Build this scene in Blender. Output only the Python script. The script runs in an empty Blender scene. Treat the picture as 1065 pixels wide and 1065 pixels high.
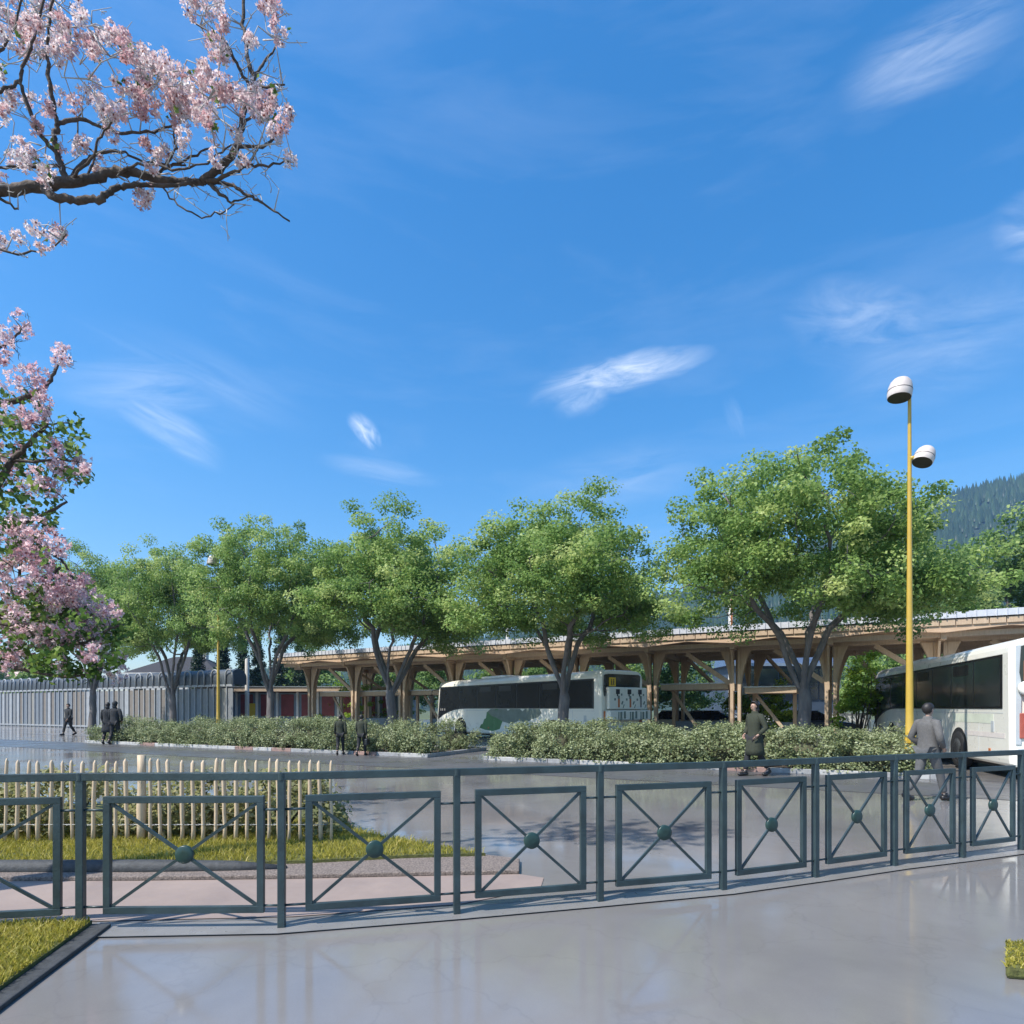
import bpy, bmesh, math, random
import numpy as np
from mathutils import Vector, Matrix
PI = math.pi
SC = bpy.context.scene
COL = SC.collection
RND = random.Random(11)

# ---------------------------------------------------------------- helpers
FOC, CX, HOR, EYE = 640.0, 532.5, 737.0, 1.6
def gx(px, d): return (px - CX) * d / FOC            # lateral metres of a sighted bearing at depth d
def gz(y, d): return EYE + (HOR - y) * d / FOC       # height of a sighted point at depth d
def P3(px, y, d): return Vector((gx(px, d), d, gz(y, d)))

class MB:
    """collects shapes that become ONE mesh object"""
    def __init__(s): s.v = []; s.f = []; s.m = []; s.sm = []
    def add(s, vs, fs, mi=0, smooth=False):
        o = len(s.v); s.v += [tuple(v) for v in vs]
        for f in fs:
            s.f.append([i + o for i in f]); s.m.append(mi); s.sm.append(smooth)
    def box(s, c, size, rot=None, mi=0):
        hx, hy, hz = size[0] / 2, size[1] / 2, size[2] / 2
        vs = [Vector((x, y, z)) for x in (-hx, hx) for y in (-hy, hy) for z in (-hz, hz)]
        if rot is not None: vs = [rot @ v for v in vs]
        c = Vector(c)
        s.add([v + c for v in vs], [(0,1,3,2),(4,6,7,5),(0,4,5,1),(2,3,7,6),(0,2,6,4),(1,5,7,3)], mi)
    def bar(s, a, b, w, h, mi=0, up=(0,0,1)):
        """rectangular bar from a to b, w across, h along up"""
        a = Vector(a); b = Vector(b); d = (b - a); L = d.length; d.normalize()
        u = Vector(up); r = d.cross(u)
        if r.length < 1e-4: r = d.cross(Vector((1,0,0)))
        r.normalize(); u = r.cross(d)
        s.box((a + b) / 2, (w, L, h), Matrix((r, d, u)).transposed(), mi)
    def tube(s, pts, rad, n=8, mi=0, cap=True):
        pts = [Vector(p) for p in pts]; k = len(pts); vs = []; fs = []
        if not hasattr(rad, '__len__'): rad = [rad] * k
        ref = None
        for i, p in enumerate(pts):
            t = (pts[min(i + 1, k - 1)] - pts[max(i - 1, 0)])
            if t.length < 1e-9: t = Vector((0,0,1))
            t.normalize()
            if ref is None:
                ref = t.cross(Vector((0,0,1)) if abs(t.z) < .9 else Vector((1,0,0)))
            ref = ref - t * ref.dot(t)
            if ref.length < 1e-6: ref = t.orthogonal()
            ref.normalize(); b = t.cross(ref)
            for j in range(n):
                a = 2 * PI * j / n
                vs.append(p + (ref * math.cos(a) + b * math.sin(a)) * rad[i])
        for i in range(k - 1):
            for j in range(n):
                fs.append((i*n + j, i*n + (j+1) % n, (i+1)*n + (j+1) % n, (i+1)*n + j))
        if cap: fs += [tuple(range(n))[::-1], tuple((k-1)*n + j for j in range(n))]
        s.add(vs, fs, mi, True)
    def prism(s, poly, depth, M=None, mi=0):
        """polygon (x,y) from z=0 to z=depth, then matrix M"""
        n = len(poly); vs = [Vector((x, y, 0)) for x, y in poly] + [Vector((x, y, depth)) for x, y in poly]
        if M is not None: vs = [M @ v for v in vs]
        fs = [tuple(range(n))[::-1], tuple(range(n, 2*n))] + [(i, (i+1) % n, n + (i+1) % n, n + i) for i in range(n)]
        s.add(vs, fs, mi)
    def lathe(s, prof, n=24, M=None, mi=0):
        vs = []; fs = []
        for r, z in prof:
            for j in range(n):
                a = 2 * PI * j / n; vs.append(Vector((r * math.cos(a), r * math.sin(a), z)))
        if M is not None: vs = [M @ v for v in vs]
        k = len(prof)
        for i in range(k - 1):
            for j in range(n):
                fs.append((i*n + j, i*n + (j+1) % n, (i+1)*n + (j+1) % n, (i+1)*n + j))
        s.add(vs, fs, mi, True)
        if prof[0][0] > 1e-4: s.add(vs[:n], [tuple(range(n))[::-1]], mi)
        if prof[-1][0] > 1e-4: s.add(vs[-n:], [tuple(range(n))], mi)
    def obj(s, name, mats, parent=None, bevel=0):
        me = bpy.data.meshes.new(name); me.from_pydata(s.v, [], s.f)
        if not isinstance(mats, (list, tuple)): mats = [mats]
        for m in mats: me.materials.append(m)
        me.polygons.foreach_set('material_index', s.m)
        me.polygons.foreach_set('use_smooth', s.sm)
        me.update()
        o = bpy.data.objects.new(name, me); COL.objects.link(o)
        if parent is not None: o.parent = parent
        if bevel:
            b = o.modifiers.new('bevel', 'BEVEL'); b.width = bevel; b.segments = 2; b.limit_method = 'ANGLE'
        return o

def np_obj(name, V, F, mat, parent=None, tint=None, smooth=False):
    """big meshes from arrays; F is (m,k); tint one float per face"""
    me = bpy.data.meshes.new(name); V = np.asarray(V, np.float32); F = np.asarray(F, np.int32); m, k = F.shape
    me.vertices.add(len(V)); me.vertices.foreach_set('co', V.ravel())
    me.loops.add(m * k); me.loops.foreach_set('vertex_index', F.ravel())
    me.polygons.add(m); me.polygons.foreach_set('loop_start', np.arange(m, dtype=np.int32) * k)
    me.polygons.foreach_set('loop_total', np.full(m, k, np.int32))
    if tint is not None:
        a = me.attributes.new('tint', 'FLOAT', 'FACE'); a.data.foreach_set('value', np.asarray(tint, np.float32))
    if smooth: me.polygons.foreach_set('use_smooth', np.ones(m, bool))
    me.materials.append(mat); me.update(calc_edges=True); me.validate()
    o = bpy.data.objects.new(name, me); COL.objects.link(o)
    if parent is not None: o.parent = parent
    return o

def tag(o, label=None, cat=None, group=None, kind=None):
    for k, v in (('label', label), ('category', cat), ('group', group), ('kind', kind)):
        if v: o[k] = v
    return o
def thing(name, label, cat, loc=(0,0,0), rz=0, group=None):
    o = bpy.data.objects.new(name, None); COL.objects.link(o); o.empty_display_size = .2
    o.location = loc; o.rotation_euler = (0, 0, rz)
    return tag(o, label, cat, group)
def copy_tree(o, parent=None):
    c = o.copy(); COL.objects.link(c)
    if parent is not None: c.parent = parent
    for ch in list(o.children): copy_tree(ch, c)
    return c

# ---------------------------------------------------------------- materials
class NT:
    def __init__(s, tree): s.t = tree
    def n(s, typ, **kw):
        nd = s.t.nodes.new(typ)
        for k, v in kw.items(): setattr(nd, k, v)
        return nd
    def l(s, a, b): s.t.links.new(a, b)
    def noise(s, vec, scale, detail=4, rough=.55, dist=0):
        n = s.n('ShaderNodeTexNoise'); n.inputs['Scale'].default_value = scale
        n.inputs['Detail'].default_value = detail; n.inputs['Roughness'].default_value = rough
        n.inputs['Distortion'].default_value = dist
        if vec is not None: s.l(vec, n.inputs['Vector'])
        return n.outputs['Fac']
    def ramp(s, fac, stops):
        r = s.n('ShaderNodeValToRGB'); e = r.color_ramp.elements
        while len(e) < len(stops): e.new(.5)
        for i, (p, c) in enumerate(stops):
            e[i].position = p; e[i].color = (*c, 1) if len(c) == 3 else c
        s.l(fac, r.inputs['Fac']); return r.outputs['Color']
    def math(s, op, a, b=None, c=None, clamp=False):
        m = s.n('ShaderNodeMath', operation=op); m.use_clamp = clamp
        for i, x in enumerate((a, b, c)):
            if x is None: continue
            if isinstance(x, (int, float)): m.inputs[i].default_value = x
            else: s.l(x, m.inputs[i])
        return m.outputs[0]
    def mixc(s, fac, a, b, typ='MIX'):
        m = s.n('ShaderNodeMix', data_type='RGBA', blend_type=typ)
        for sock, x in ((m.inputs[0], fac), (m.inputs[6], a), (m.inputs[7], b)):
            if isinstance(x, (int, float)): sock.default_value = x
            elif isinstance(x, tuple): sock.default_value = (*x, 1) if len(x) == 3 else x
            else: s.l(x, sock)
        return m.outputs[2]

def newmat(name):
    m = bpy.data.materials.new(name); m.use_nodes = True
    nt = NT(m.node_tree); b = m.node_tree.nodes['Principled BSDF']
    return m, nt, b
def mat(name, col, rough=.6, metal=0, var=.12, scale=6, bump=0, bscale=40, spec=.5, coat=0, stretch=None):
    """plain procedural surface: tinted by noise, a little uneven in gloss, optionally bumpy"""
    m, nt, b = newmat(name)
    tc = nt.n('ShaderNodeTexCoord').outputs['Object']
    if stretch:
        mp = nt.n('ShaderNodeMapping'); mp.inputs['Scale'].default_value = stretch; nt.l(tc, mp.inputs[0]); tc = mp.outputs[0]
    f = nt.noise(tc, scale, 5)
    lo = tuple(max(0, c * (1 - var)) for c in col); hi = tuple(min(1, c * (1 + var)) for c in col)
    nt.l(nt.ramp(f, [(.3, lo), (.7, hi)]), b.inputs['Base Color'])
    nt.l(nt.math('MULTIPLY_ADD', nt.noise(tc, scale * 3, 3), .25, rough - .12, True), b.inputs['Roughness'])
    b.inputs['Metallic'].default_value = metal; b.inputs['Specular IOR Level'].default_value = spec
    b.inputs['Coat Weight'].default_value = coat
    if bump:
        bp = nt.n('ShaderNodeBump'); bp.inputs['Strength'].default_value = bump; bp.inputs['Distance'].default_value = .02
        nt.l(nt.noise(tc, bscale, 6), bp.inputs['Height']); nt.l(bp.outputs[0], b.inputs['Normal'])
    return m
def leafmat(name, dark, mid, light, trans=.35, rough=.5, heart=None):
    m, nt, b = newmat(name)
    at = nt.n('ShaderNodeAttribute', attribute_name='tint').outputs['Fac']
    c = nt.ramp(at, [(0, dark), (.5, mid), (1, light)] if heart is None else [(0, heart), (.10, dark), (.5, mid), (1, light)])
    nt.l(c, b.inputs['Base Color']); b.inputs['Roughness'].default_value = rough
    b.inputs['Specular IOR Level'].default_value = .3
    t = nt.n('ShaderNodeBsdfTranslucent'); mx = nt.n('ShaderNodeMixShader'); mx.inputs[0].default_value = trans
    tcol = nt.mixc(.5, c, (.9, 1, .35), 'MULTIPLY')
    nt.l(c, t.inputs['Color']); nt.l(b.outputs[0], mx.inputs[1]); nt.l(t.outputs[0], mx.inputs[2])
    out = m.node_tree.nodes['Material Output']; nt.l(mx.outputs[0], out.inputs['Surface'])
    return m
def woodmat(name, a, b_, scale=3, stretch=(1,1,.12), rough=.65):
    m, nt, b = newmat(name)
    tc = nt.n('ShaderNodeTexCoord').outputs['Object']
    mp = nt.n('ShaderNodeMapping'); mp.inputs['Scale'].default_value = stretch; nt.l(tc, mp.inputs[0])
    f = nt.noise(mp.outputs[0], scale * 8, 6, .6, 1.2)
    g = nt.noise(tc, .7, 3)
    c = nt.ramp(f, [(.3, a), (.7, b_)])
    c = nt.mixc(nt.math('MULTIPLY', g, .5), c, tuple(x * .72 for x in a))
    nt.l(c, b.inputs['Base Color']); b.inputs['Roughness'].default_value = rough
    bp = nt.n('ShaderNodeBump'); bp.inputs['Strength'].default_value = .3; bp.inputs['Distance'].default_value = .01
    nt.l(f, bp.inputs['Height']); nt.l(bp.outputs[0], b.inputs['Normal'])
    return m
def wetmat(name, base, dark, r0, r1, scale=.5, crack=True, coat=0):
    """sealed concrete, still wet in patches: gloss follows the damp, stains and hairline veins"""
    m, nt, b = newmat(name)
    tc = nt.n('ShaderNodeTexCoord').outputs['Object']
    f = nt.noise(tc, scale, 6, .6, .6); g = nt.noise(tc, scale * 7, 7, .65); h = nt.noise(tc, 90, 4)
    c = nt.ramp(f, [(.3, dark), (.68, base)])
    c = nt.mixc(nt.math('MULTIPLY', g, .35), c, tuple(x * .7 for x in dark))
    c = nt.mixc(nt.math('MULTIPLY', h, .22), c, tuple(min(1, x * 1.25) for x in base))
    if crack:
        v = nt.n('ShaderNodeTexVoronoi', feature='DISTANCE_TO_EDGE'); v.inputs['Scale'].default_value = 1.1
        w = nt.n('ShaderNodeVectorMath', operation='MULTIPLY_ADD'); n3 = nt.n('ShaderNodeTexNoise'); n3.inputs['Scale'].default_value = 1.6
        n3.inputs['Detail'].default_value = 6; nt.l(tc, n3.inputs['Vector'])
        w.inputs[1].default_value = (1.1, 1.1, 1.1); nt.l(n3.outputs['Color'], w.inputs[0]); nt.l(tc, w.inputs[2]); nt.l(w.outputs[0], v.inputs['Vector'])
        cr = nt.ramp(v.outputs['Distance'], [(0, (1,1,1)), (.02, (0,0,0))])
        c = nt.mixc(nt.math('MULTIPLY', cr, .13), c, tuple(x * .55 for x in dark))
    nt.l(c, b.inputs['Base Color'])
    rr = nt.n('ShaderNodeMapRange'); rr.inputs[1].default_value = .38; rr.inputs[2].default_value = .66
    rr.inputs[3].default_value = r0; rr.inputs[4].default_value = r1
    nt.l(nt.noise(tc, scale * 1.3, 5, .6, .4), rr.inputs[0]); nt.l(rr.outputs[0], b.inputs['Roughness'])
    b.inputs['Specular IOR Level'].default_value = .5
    b.inputs['Coat Weight'].default_value = coat; b.inputs['Coat Roughness'].default_value = .09
    bp = nt.n('ShaderNodeBump'); bp.inputs['Strength'].default_value = .05; bp.inputs['Distance'].default_value = .004
    nt.l(nt.noise(tc, 14, 5), bp.inputs['Height']); nt.l(bp.outputs[0], b.inputs['Normal'])
    return m

M = dict(
    rail=mat('slate green paint', (.030, .050, .054), .42, 0, .32, 5, .16, 60, coat=.1),
    boss=mat('darker green paint', (.022, .052, .045), .35, 0, .2, 14),
    steel=mat('galvanised steel', (.42, .43, .44), .45, .8, .1, 12),
    dark=mat('black rubber', (.014, .014, .015), .75, 0, .3, 20, .1),
    darkplastic=mat('black plastic', (.02, .021, .023), .4, 0, .2, 10),
    buswhite=mat('bus white paint', (.82, .79, .70), .3, 0, .035, 1.2, coat=.4),
    busgrey=mat('bus light grey paint', (.5, .53, .54), .35, 0, .06, 3, coat=.3),
    busglass=mat('tinted bus glass', (.018, .025, .027), .14, 0, .4, .5, spec=.8),
    busdark=mat('black bus glass', (.006, .007, .008), .24, 0, .4, .5, spec=.18),
    busframe=mat('black window rubber', (.008, .008, .009), .35, 0, .3, 4),
    vinylgreen=mat('green vinyl', (.065, .20, .065), .4, 0, .15, 4),
    vinylgrey=mat('grey green vinyl', (.17, .21, .18), .4, 0, .15, 4),
    yellow=mat('yellow paint', (.50, .325, .045), .38, 0, .10, 2.5, .06, 30, coat=.2),
    signyellow=mat('yellow reflective sheet', (.75, .48, .03), .4, 0, .05, 8),
    orange=mat('orange film', (.52, .16, .05), .45, 0, .12, 8),
    red=mat('dark red panel', (.20, .035, .035), .5, 0, .2, 3),
    busred=mat('brick red panel', (.40, .10, .07), .4, 0, .15, 5),
    lampwhite=mat('aged white enamel', (.58, .51, .47), .45, 0, .12, 5),
    lens=mat('smoked lens', (.035, .027, .022), .6, 0, .2, 6),
    timber=woodmat('larch timber', (.48, .34, .225), (.66, .50, .35)),
    soffit=woodmat('larch soffit boards', (.54, .36, .23), (.70, .51, .35), 2, (.12,1,1)),
    picket=woodmat('split chestnut', (.56, .41, .26), (.76, .60, .42), 6),
    ribmetal=mat('ribbed zinc', (.60, .61, .65), .45, .15, .1, 4),
    pv=mat('blue grey roof panel', (.10, .13, .19), .25, .2, .2, 3),
    slate=mat('slate roof', (.036, .035, .038), .85, 0, .25, 9, .3, 12),
    render=mat('pale render', (.55, .52, .47), .8, 0, .08, 3, .15, 80),
    bluegrey=mat('blue grey cladding', (.20, .25, .31), .5, 0, .15, 2),
    glassbld=mat('dark facade glass', (.015, .02, .03), .12, 0, .3, 1, spec=.7),
    whitewall=mat('white wall', (.66, .66, .64), .7, 0, .08, 2, .1),
    soil=mat('bark and soil', (.075, .055, .04), .95, 0, .4, 12, .6, 30),
    gravel=mat('gravel edging', (.21, .17, .145), .95, 0, .6, 60, .8, 90),
    edging=mat('dark rubber edging', (.045, .048, .05), .7, 0, .3, 20, .3, 50),
    kerbw=mat('pale kerb stone', (.44, .43, .41), .7, 0, .12, 6, .3, 50),
    kerbg=mat('grey kerb stone', (.30, .30, .30), .8, 0, .18, 6, .3, 50),
    kerbr=mat('reddish kerb stone', (.31, .20, .17), .8, 0, .18, 6, .3, 50),
    bark=mat('grey bark', (.145, .13, .125), .9, 0, .35, 5, .9, 16, stretch=(1,1,.35)),
    barkdark=mat('blossom bark', (.085, .062, .05), .85, 0, .5, 9, .8, 30),
    twig=mat('pale twig', (.46, .43, .41), .8, 0, .2, 9),
    stems=mat('hedge twigs', (.07, .065, .035), .95, 0, .4, 9, .8, 20),
    skin=mat('skin', (.42, .26, .19), .5, 0, .08, 8),
    hair=mat('dark hair', (.018, .014, .012), .55, 0, .3, 30),
    coat_char=mat('charcoal wool', (.028, .029, .031), .9, 0, .2, 30, .3, 120),
    coat_olive=mat('dark olive cloth', (.035, .040, .024), .9, 0, .2, 30, .3, 120),
    coat_grey=mat('mid grey cloth', (.12, .115, .11), .9, 0, .15, 30, .3, 120),
    trouser=mat('dark trousers', (.022, .022, .024), .9, 0, .2, 30, .2, 120),
    trouser_grey=mat('grey trousers', (.10, .10, .10), .9, 0, .15, 30, .2, 120),
    shoe=mat('black leather', (.015, .013, .012), .4, 0, .2, 20),
)
M['plaza'] = wetmat('sealed wet concrete', (.255, .24, .23), (.165, .156, .15), .07, .24, .45, coat=.22)
M['yard'] = wetmat('damp concrete apron', (.28, .26, .245), (.20, .185, .175), .12, .34, .3, False)
M['road'] = wetmat('damp asphalt', (.12, .118, .12), (.085, .083, .087), .22, .5, .6, False)
M['path'] = wetmat('pink gravel path', (.33, .255, .215), (.25, .195, .17), .55, .85, 1.5, False)
M['border'] = mat('pale stone border', (.215, .205, .195), .3, 0, .1, 4, .1)
M['leaf_plane'] = leafmat('plane leaves', (.13, .225, .055), (.275, .405, .11), (.53, .60, .22), .5)
M['leaf_far'] = leafmat('far leaves', (.11, .20, .07), (.22, .34, .10), (.37, .47, .17), .46)
M['leaf_lime'] = leafmat('lime leaves', (.17, .28, .03), (.28, .43, .045), (.48, .58, .08), .5)
M['leaf_conifer'] = leafmat('conifer needles', (.016, .035, .016), (.028, .055, .024), (.045, .085, .035), .15)
M['leaf_hedge'] = leafmat('hedge leaves', (.15, .185, .075), (.285, .325, .16), (.47, .50, .30), .36)
M['leaf_scrub'] = leafmat('scrub leaves', (.22, .23, .09), (.38, .38, .17), (.55, .48, .28), .5)
M['leaf_blossom'] = leafmat('young leaves', (.05, .10, .02), (.12, .21, .04), (.27, .35, .08), .45)
M['petal'] = leafmat('pink petals', (.70, .38, .42), (.88, .64, .67), (.92, .80, .81), .35, .6, (.30, .09, .10))
M['petalpale'] = leafmat('pale petals', (.66, .38, .39), (.90, .74, .73), (.93, .86, .85), .38, .6, (.32, .12, .10))
M['grass'] = leafmat('grass blades', (.19, .20, .025), (.43, .38, .055), (.66, .55, .19), .4)
M['lawn'] = mat('lawn soil', (.10, .105, .03), .95, 0, .4, 18, .6, 60)
M['terrain'] = mat('meadow', (.09, .11, .045), .95, 0, .3, .05)
M['hill'] = mat('wooded slope', (.022, .042, .024), .95, 0, .35, .02)
# ---------------------------------------------------------------- camera, sky, sun
cam = bpy.data.cameras.new('camera'); co = bpy.data.objects.new('camera', cam); COL.objects.link(co); SC.camera = co
co.location = (0, 0, EYE); co.rotation_euler = (PI / 2, 0, 0)
cam.sensor_width = 36; cam.lens = 36 * FOC / 1065; cam.shift_y = (HOR - 532.5) / 1065
cam.clip_start = .05; cam.clip_end = 6000
SUN = Vector((-.62, -.38, .95)).normalized()
sl = bpy.data.lights.new('sun', 'SUN'); sl.energy = 4.2; sl.angle = math.radians(.55); sl.color = (1, .955, .88)
so = bpy.data.objects.new('sun', sl); COL.objects.link(so); so.rotation_euler = SUN.to_track_quat('Z', 'Y').to_euler(); so.location = SUN * 60
W = bpy.data.worlds.new('World'); SC.world = W; W.use_nodes = True
nt = NT(W.node_tree); bg = W.node_tree.nodes['Background']
sky = nt.n('ShaderNodeTexSky', sky_type='NISHITA'); sky.sun_disc = False
sky.sun_elevation = math.asin(SUN.z); sky.sun_rotation = math.atan2(SUN.x, SUN.y)
sky.altitude = 300; sky.air_density = 1.25; sky.dust_density = .9; sky.ozone_density = 3.2
gen = nt.n('ShaderNodeTexCoord').outputs['Generated']
def dirv(px, y): return Vector(((px - CX) / FOC, 1, (HOR - y) / FOC)).normalized()
def dot(v):
    n = nt.n('ShaderNodeVectorMath', operation='DOT_PRODUCT'); nt.l(gen, n.inputs[0]); n.inputs[1].default_value = v; return n.outputs['Value']
total = None
# cirrus wisps: bearing of both ends, half width (in radians), strength, streakiness
for (x0, y0, x1, y1, hw, st, sx, sy, off) in (
        (548, 412, 748, 362, .030, .85, 7, 26, 1), (575, 430, 640, 395, .030, .45, 9, 24, 2), (366, 428, 394, 468, .015, .95, 14, 40, 3),
        (100, 400, 235, 480, .026, .42, 6, 30, 4), (30, 400, 260, 405, .05, .30, 4, 22, 5), (865, 96, 1090, 0, .034, .42, 3.0, 26, 6),
        (800, 325, 1010, 335, .06, .36, 5, 16, 7), (1020, 240, 1150, 225, .035, .45, 5, 20, 8), (840, 395, 1140, 320, .09, .26, 3, 12, 9),
        (330, 480, 460, 500, .018, .28, 5, 26, 10), (755, 410, 775, 465, .012, .2, 8, 40, 11), (520, 520, 760, 480, .06, .22, 3, 16, 12),
        (60, 330, 330, 450, .04, .16, 3, 22, 13)):
    a, b = dirv(x0, y0), dirv(x1, y1); c = (a + b).normalized(); t = (b - a); t = (t - c * t.dot(c)).normalized(); n_ = c.cross(t)
    hl = (b - a).length / 2
    u, v, w = dot(t), dot(n_), dot(c)
    cb = nt.n('ShaderNodeCombineXYZ'); nt.l(nt.math('MULTIPLY', u, sx), cb.inputs[0]); nt.l(nt.math('MULTIPLY', v, sy), cb.inputs[1]); cb.inputs[2].default_value = off * 7.3
    wob = nt.math('MULTIPLY_ADD', nt.noise(cb.outputs[0], .55, 3, .5), .10 * min(1, hw * 18), -.05 * min(1, hw * 18))
    v2 = nt.math('ADD', v, wob)
    e = nt.math('ADD', nt.math('POWER', nt.math('DIVIDE', nt.math('ABSOLUTE', u), hl * 1.12), 2), nt.math('POWER', nt.math('DIVIDE', nt.math('ABSOLUTE', v2), hw), 2))
    m_ = nt.math('SUBTRACT', 1, e, None, True); m_ = nt.math('MULTIPLY', m_, m_)
    f = nt.noise(cb.outputs[0], 1.7, 8, .66, .8)
    f = nt.math('MULTIPLY_ADD', f, 2.6, -.80, True)
    f = nt.math('MULTIPLY', nt.math('MULTIPLY', f, m_), nt.math('GREATER_THAN', w, .2))
    f = nt.math('MULTIPLY', f, st)
    total = f if total is None else nt.math('MAXIMUM', total, f)
hs = nt.n('ShaderNodeHueSaturation'); hs.inputs['Saturation'].default_value = 1.42; hs.inputs['Value'].default_value = 1.12; nt.l(sky.outputs['Color'], hs.inputs['Color'])
mp = nt.n('ShaderNodeMapping'); mp.inputs['Scale'].default_value = (2.2, 2.2, 10); mp.inputs['Rotation'].default_value = (0, .12, 0); nt.l(gen, mp.inputs[0])
vf = nt.math('MULTIPLY_ADD', nt.noise(mp.outputs[0], 1.3, 8, .62, .5), 2.4, -1.15, True)
total = nt.math('MAXIMUM', total, nt.math('MULTIPLY', vf, .12))
ccol = nt.mixc(nt.math('MULTIPLY', total, .8), hs.outputs['Color'], (7.6, 7.9, 8.3))
nt.l(ccol, bg.inputs['Color']); bg.inputs['Strength'].default_value = .112
SC.view_settings.view_transform = 'Standard'; SC.view_settings.look = 'None'
SC.view_settings.exposure = 0.77; SC.view_settings.gamma = 1
SC.cycles.max_bounces = 6; SC.cycles.diffuse_bounces = 3; SC.cycles.glossy_bounces = 3; SC.cycles.transmission_bounces = 4; SC.cycles.transparent_max_bounces = 8; SC.cycles.sample_clamp_indirect = 6
SC.cycles.use_denoising = True

# ---------------------------------------------------------------- the ground
def sheet(name, poly, z, m, kind='structure'):
    b = MB(); b.add([(x, y, z) for x, y in poly], [tuple(range(len(poly)))])
    return tag(b.obj(name, m), kind=kind)
sheet('terrain', [(-1900, -200), (2900, -200), (2900, 1750), (-1900, 1750)], -.06, M['terrain'])
sheet('plaza', [(-70, -8), (70, -8), (70, 90), (-70, 90)], 0, M['plaza'])
A2 = Vector((8.9, -4.5)).normalized()              # direction of the road, hedges and tree row
K0 = Vector((-.36, 19.0))                          # a point on the kerb line
N2 = Vector((-A2.y, A2.x))                         # away from the camera
def rd(s, o): p = K0 + A2 * s + N2 * o; return (p.x, p.y)
sheet('road', [rd(-60, -3.3), rd(40, -3.3), rd(40, -.16), rd(-60, -.16)], .005, M['road'])
sheet('bus_yard', [rd(-36, 3.9), rd(40, 3.9), rd(40, 22), rd(-36, 22)], .005, M['yard'])
# sandy path between barrier and lawn, then the lawn island with its edging
path = [(-12, 4.05), (-4.6, 4.52), (-3.12, 4.62), (-1.68, 4.72), (-.43, 5.02), (.25, 5.45), (.3, 5.8), (.07, 5.93), (-1.0, 5.85), (-2.08, 5.76), (-3.47, 5.70), (-6, 5.68), (-12, 5.7)]
sheet('path', path, .006, M['path'])
isl_o = [(-12, 5.70), (-6, 5.68), (-3.47, 5.70), (-2.08, 5.76), (-1.0, 5.85), (.07, 5.93), (.08, 6.4), (-.25, 6.56), (-.77, 6.92), (-1.4, 7.38), (-2.0, 7.9), (-2.4, 9), (-3, 10), (-12, 10)]
isl_i = [(-12, 6.04), (-6, 6.02), (-3.47, 6.04), (-2.08, 6.18), (-1.1, 6.4), (-.28, 6.5), (-.4, 6.56), (-.8, 6.84), (-1.45, 7.3), (-2.06, 7.82), (-2.46, 8.95), (-3.03, 9.92), (-12, 9.92)]
b = MB(); b.prism(isl_o, .045); tag(b.obj('lawn_edging', M['gravel'], bevel=.012), kind='structure')
b = MB(); b.prism(isl_i, .075); tag(b.obj('lawn', M['lawn']), kind='structure')
b = MB(); b.tube([(-12, 5.95, .05), (-6, 5.93, .055), (-3.47, 5.93, .06), (-2.7, 5.97, .055), (-2.2, 6.0, .04)], [.085, .085, .085, .07, .03], 10)
tag(b.obj('rubber_edging', M['edging']), kind='structure')
# lawn at the near left with its dark edge
lw = [(-9, 4.02), (-3.07, 4.5), (-2.86, 3.44), (-2.62, 2.2), (-2.3, .2), (-9, .2)]
ed = [(-3.07, 4.5), (-2.93, 4.5), (-2.72, 3.35), (-2.47, 2.1), (-2.15, .2), (-2.3, .2), (-2.62, 2.2), (-2.86, 3.44)]
b = MB(); b.prism(lw, .05); tag(b.obj('lawn_front', M['lawn']), kind='structure')
b = MB(); b.prism(ed, .03); tag(b.obj('edge_strip', M['edging'], bevel=.008), kind='structure')
rl = [(2.92, 3.64), (3.24, 4.04), (7.5, 4.35), (7.5, 3.2), (3.6, 3.5)]
b = MB(); b.prism(rl, .075); tag(b.obj('lawn_corner', M['lawn'], bevel=.02), kind='structure')

def inside(poly, x, y):
    r = np.zeros(len(x), bool); n = len(poly); j = n - 1
    for i in range(n):
        xi, yi = poly[i]; xj, yj = poly[j]
        c = ((yi > y) != (yj > y)) & (x < (xj - xi) * (y - yi) / (yj - yi + 1e-12) + xi)
        r ^= c; j = i
    return r
def grass(name, poly, box, n, z, hmin, hmax, seed, label):
    g = np.random.default_rng(seed); x = g.uniform(box[0], box[1], n); y = g.uniform(box[2], box[3], n)
    k = inside(poly, x, y); x = x[k]; y = y[k]; n = len(x)
    patch = .5 + .5 * np.sin(x * 3.1 + np.sin(y * 2.3) * 2) * np.sin(y * 4.1 + x)
    h = g.uniform(hmin, hmax, n) * (.7 + .5 * patch); a = g.uniform(0, 2 * PI, n); w = g.uniform(.0025, .0055, n)
    lx, ly = g.normal(0, .55, n) * h, g.normal(0, .55, n) * h
    V = np.zeros((n, 5, 3)); ca, sa = np.cos(a) * w, np.sin(a) * w
    V[:, 0] = np.stack([x - ca, y - sa, np.full(n, z)], 1); V[:, 1] = np.stack([x + ca, y + sa, np.full(n, z)], 1)
    V[:, 2] = np.stack([x + ca * .8 + lx * .35, y + sa * .8 + ly * .35, z + h * .6], 1); V[:, 3] = np.stack([x - ca * .8 + lx * .35, y - sa * .8 + ly * .35, z + h * .6], 1)
    V[:, 4] = np.stack([x + lx, y + ly, z + h], 1)
    o = np.arange(n)[:, None] * 5
    F = np.concatenate([o + [0, 1, 2], o + [0, 2, 3], o + [3, 2, 4]]); t = np.clip(g.normal(.45, .22, n) + .15 * (patch - .5), 0, 1)
    return tag(np_obj(name, V.reshape(-1, 3), F, M['grass'], tint=np.tile(t, 3)), label, 'grass', kind='stuff')
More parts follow.
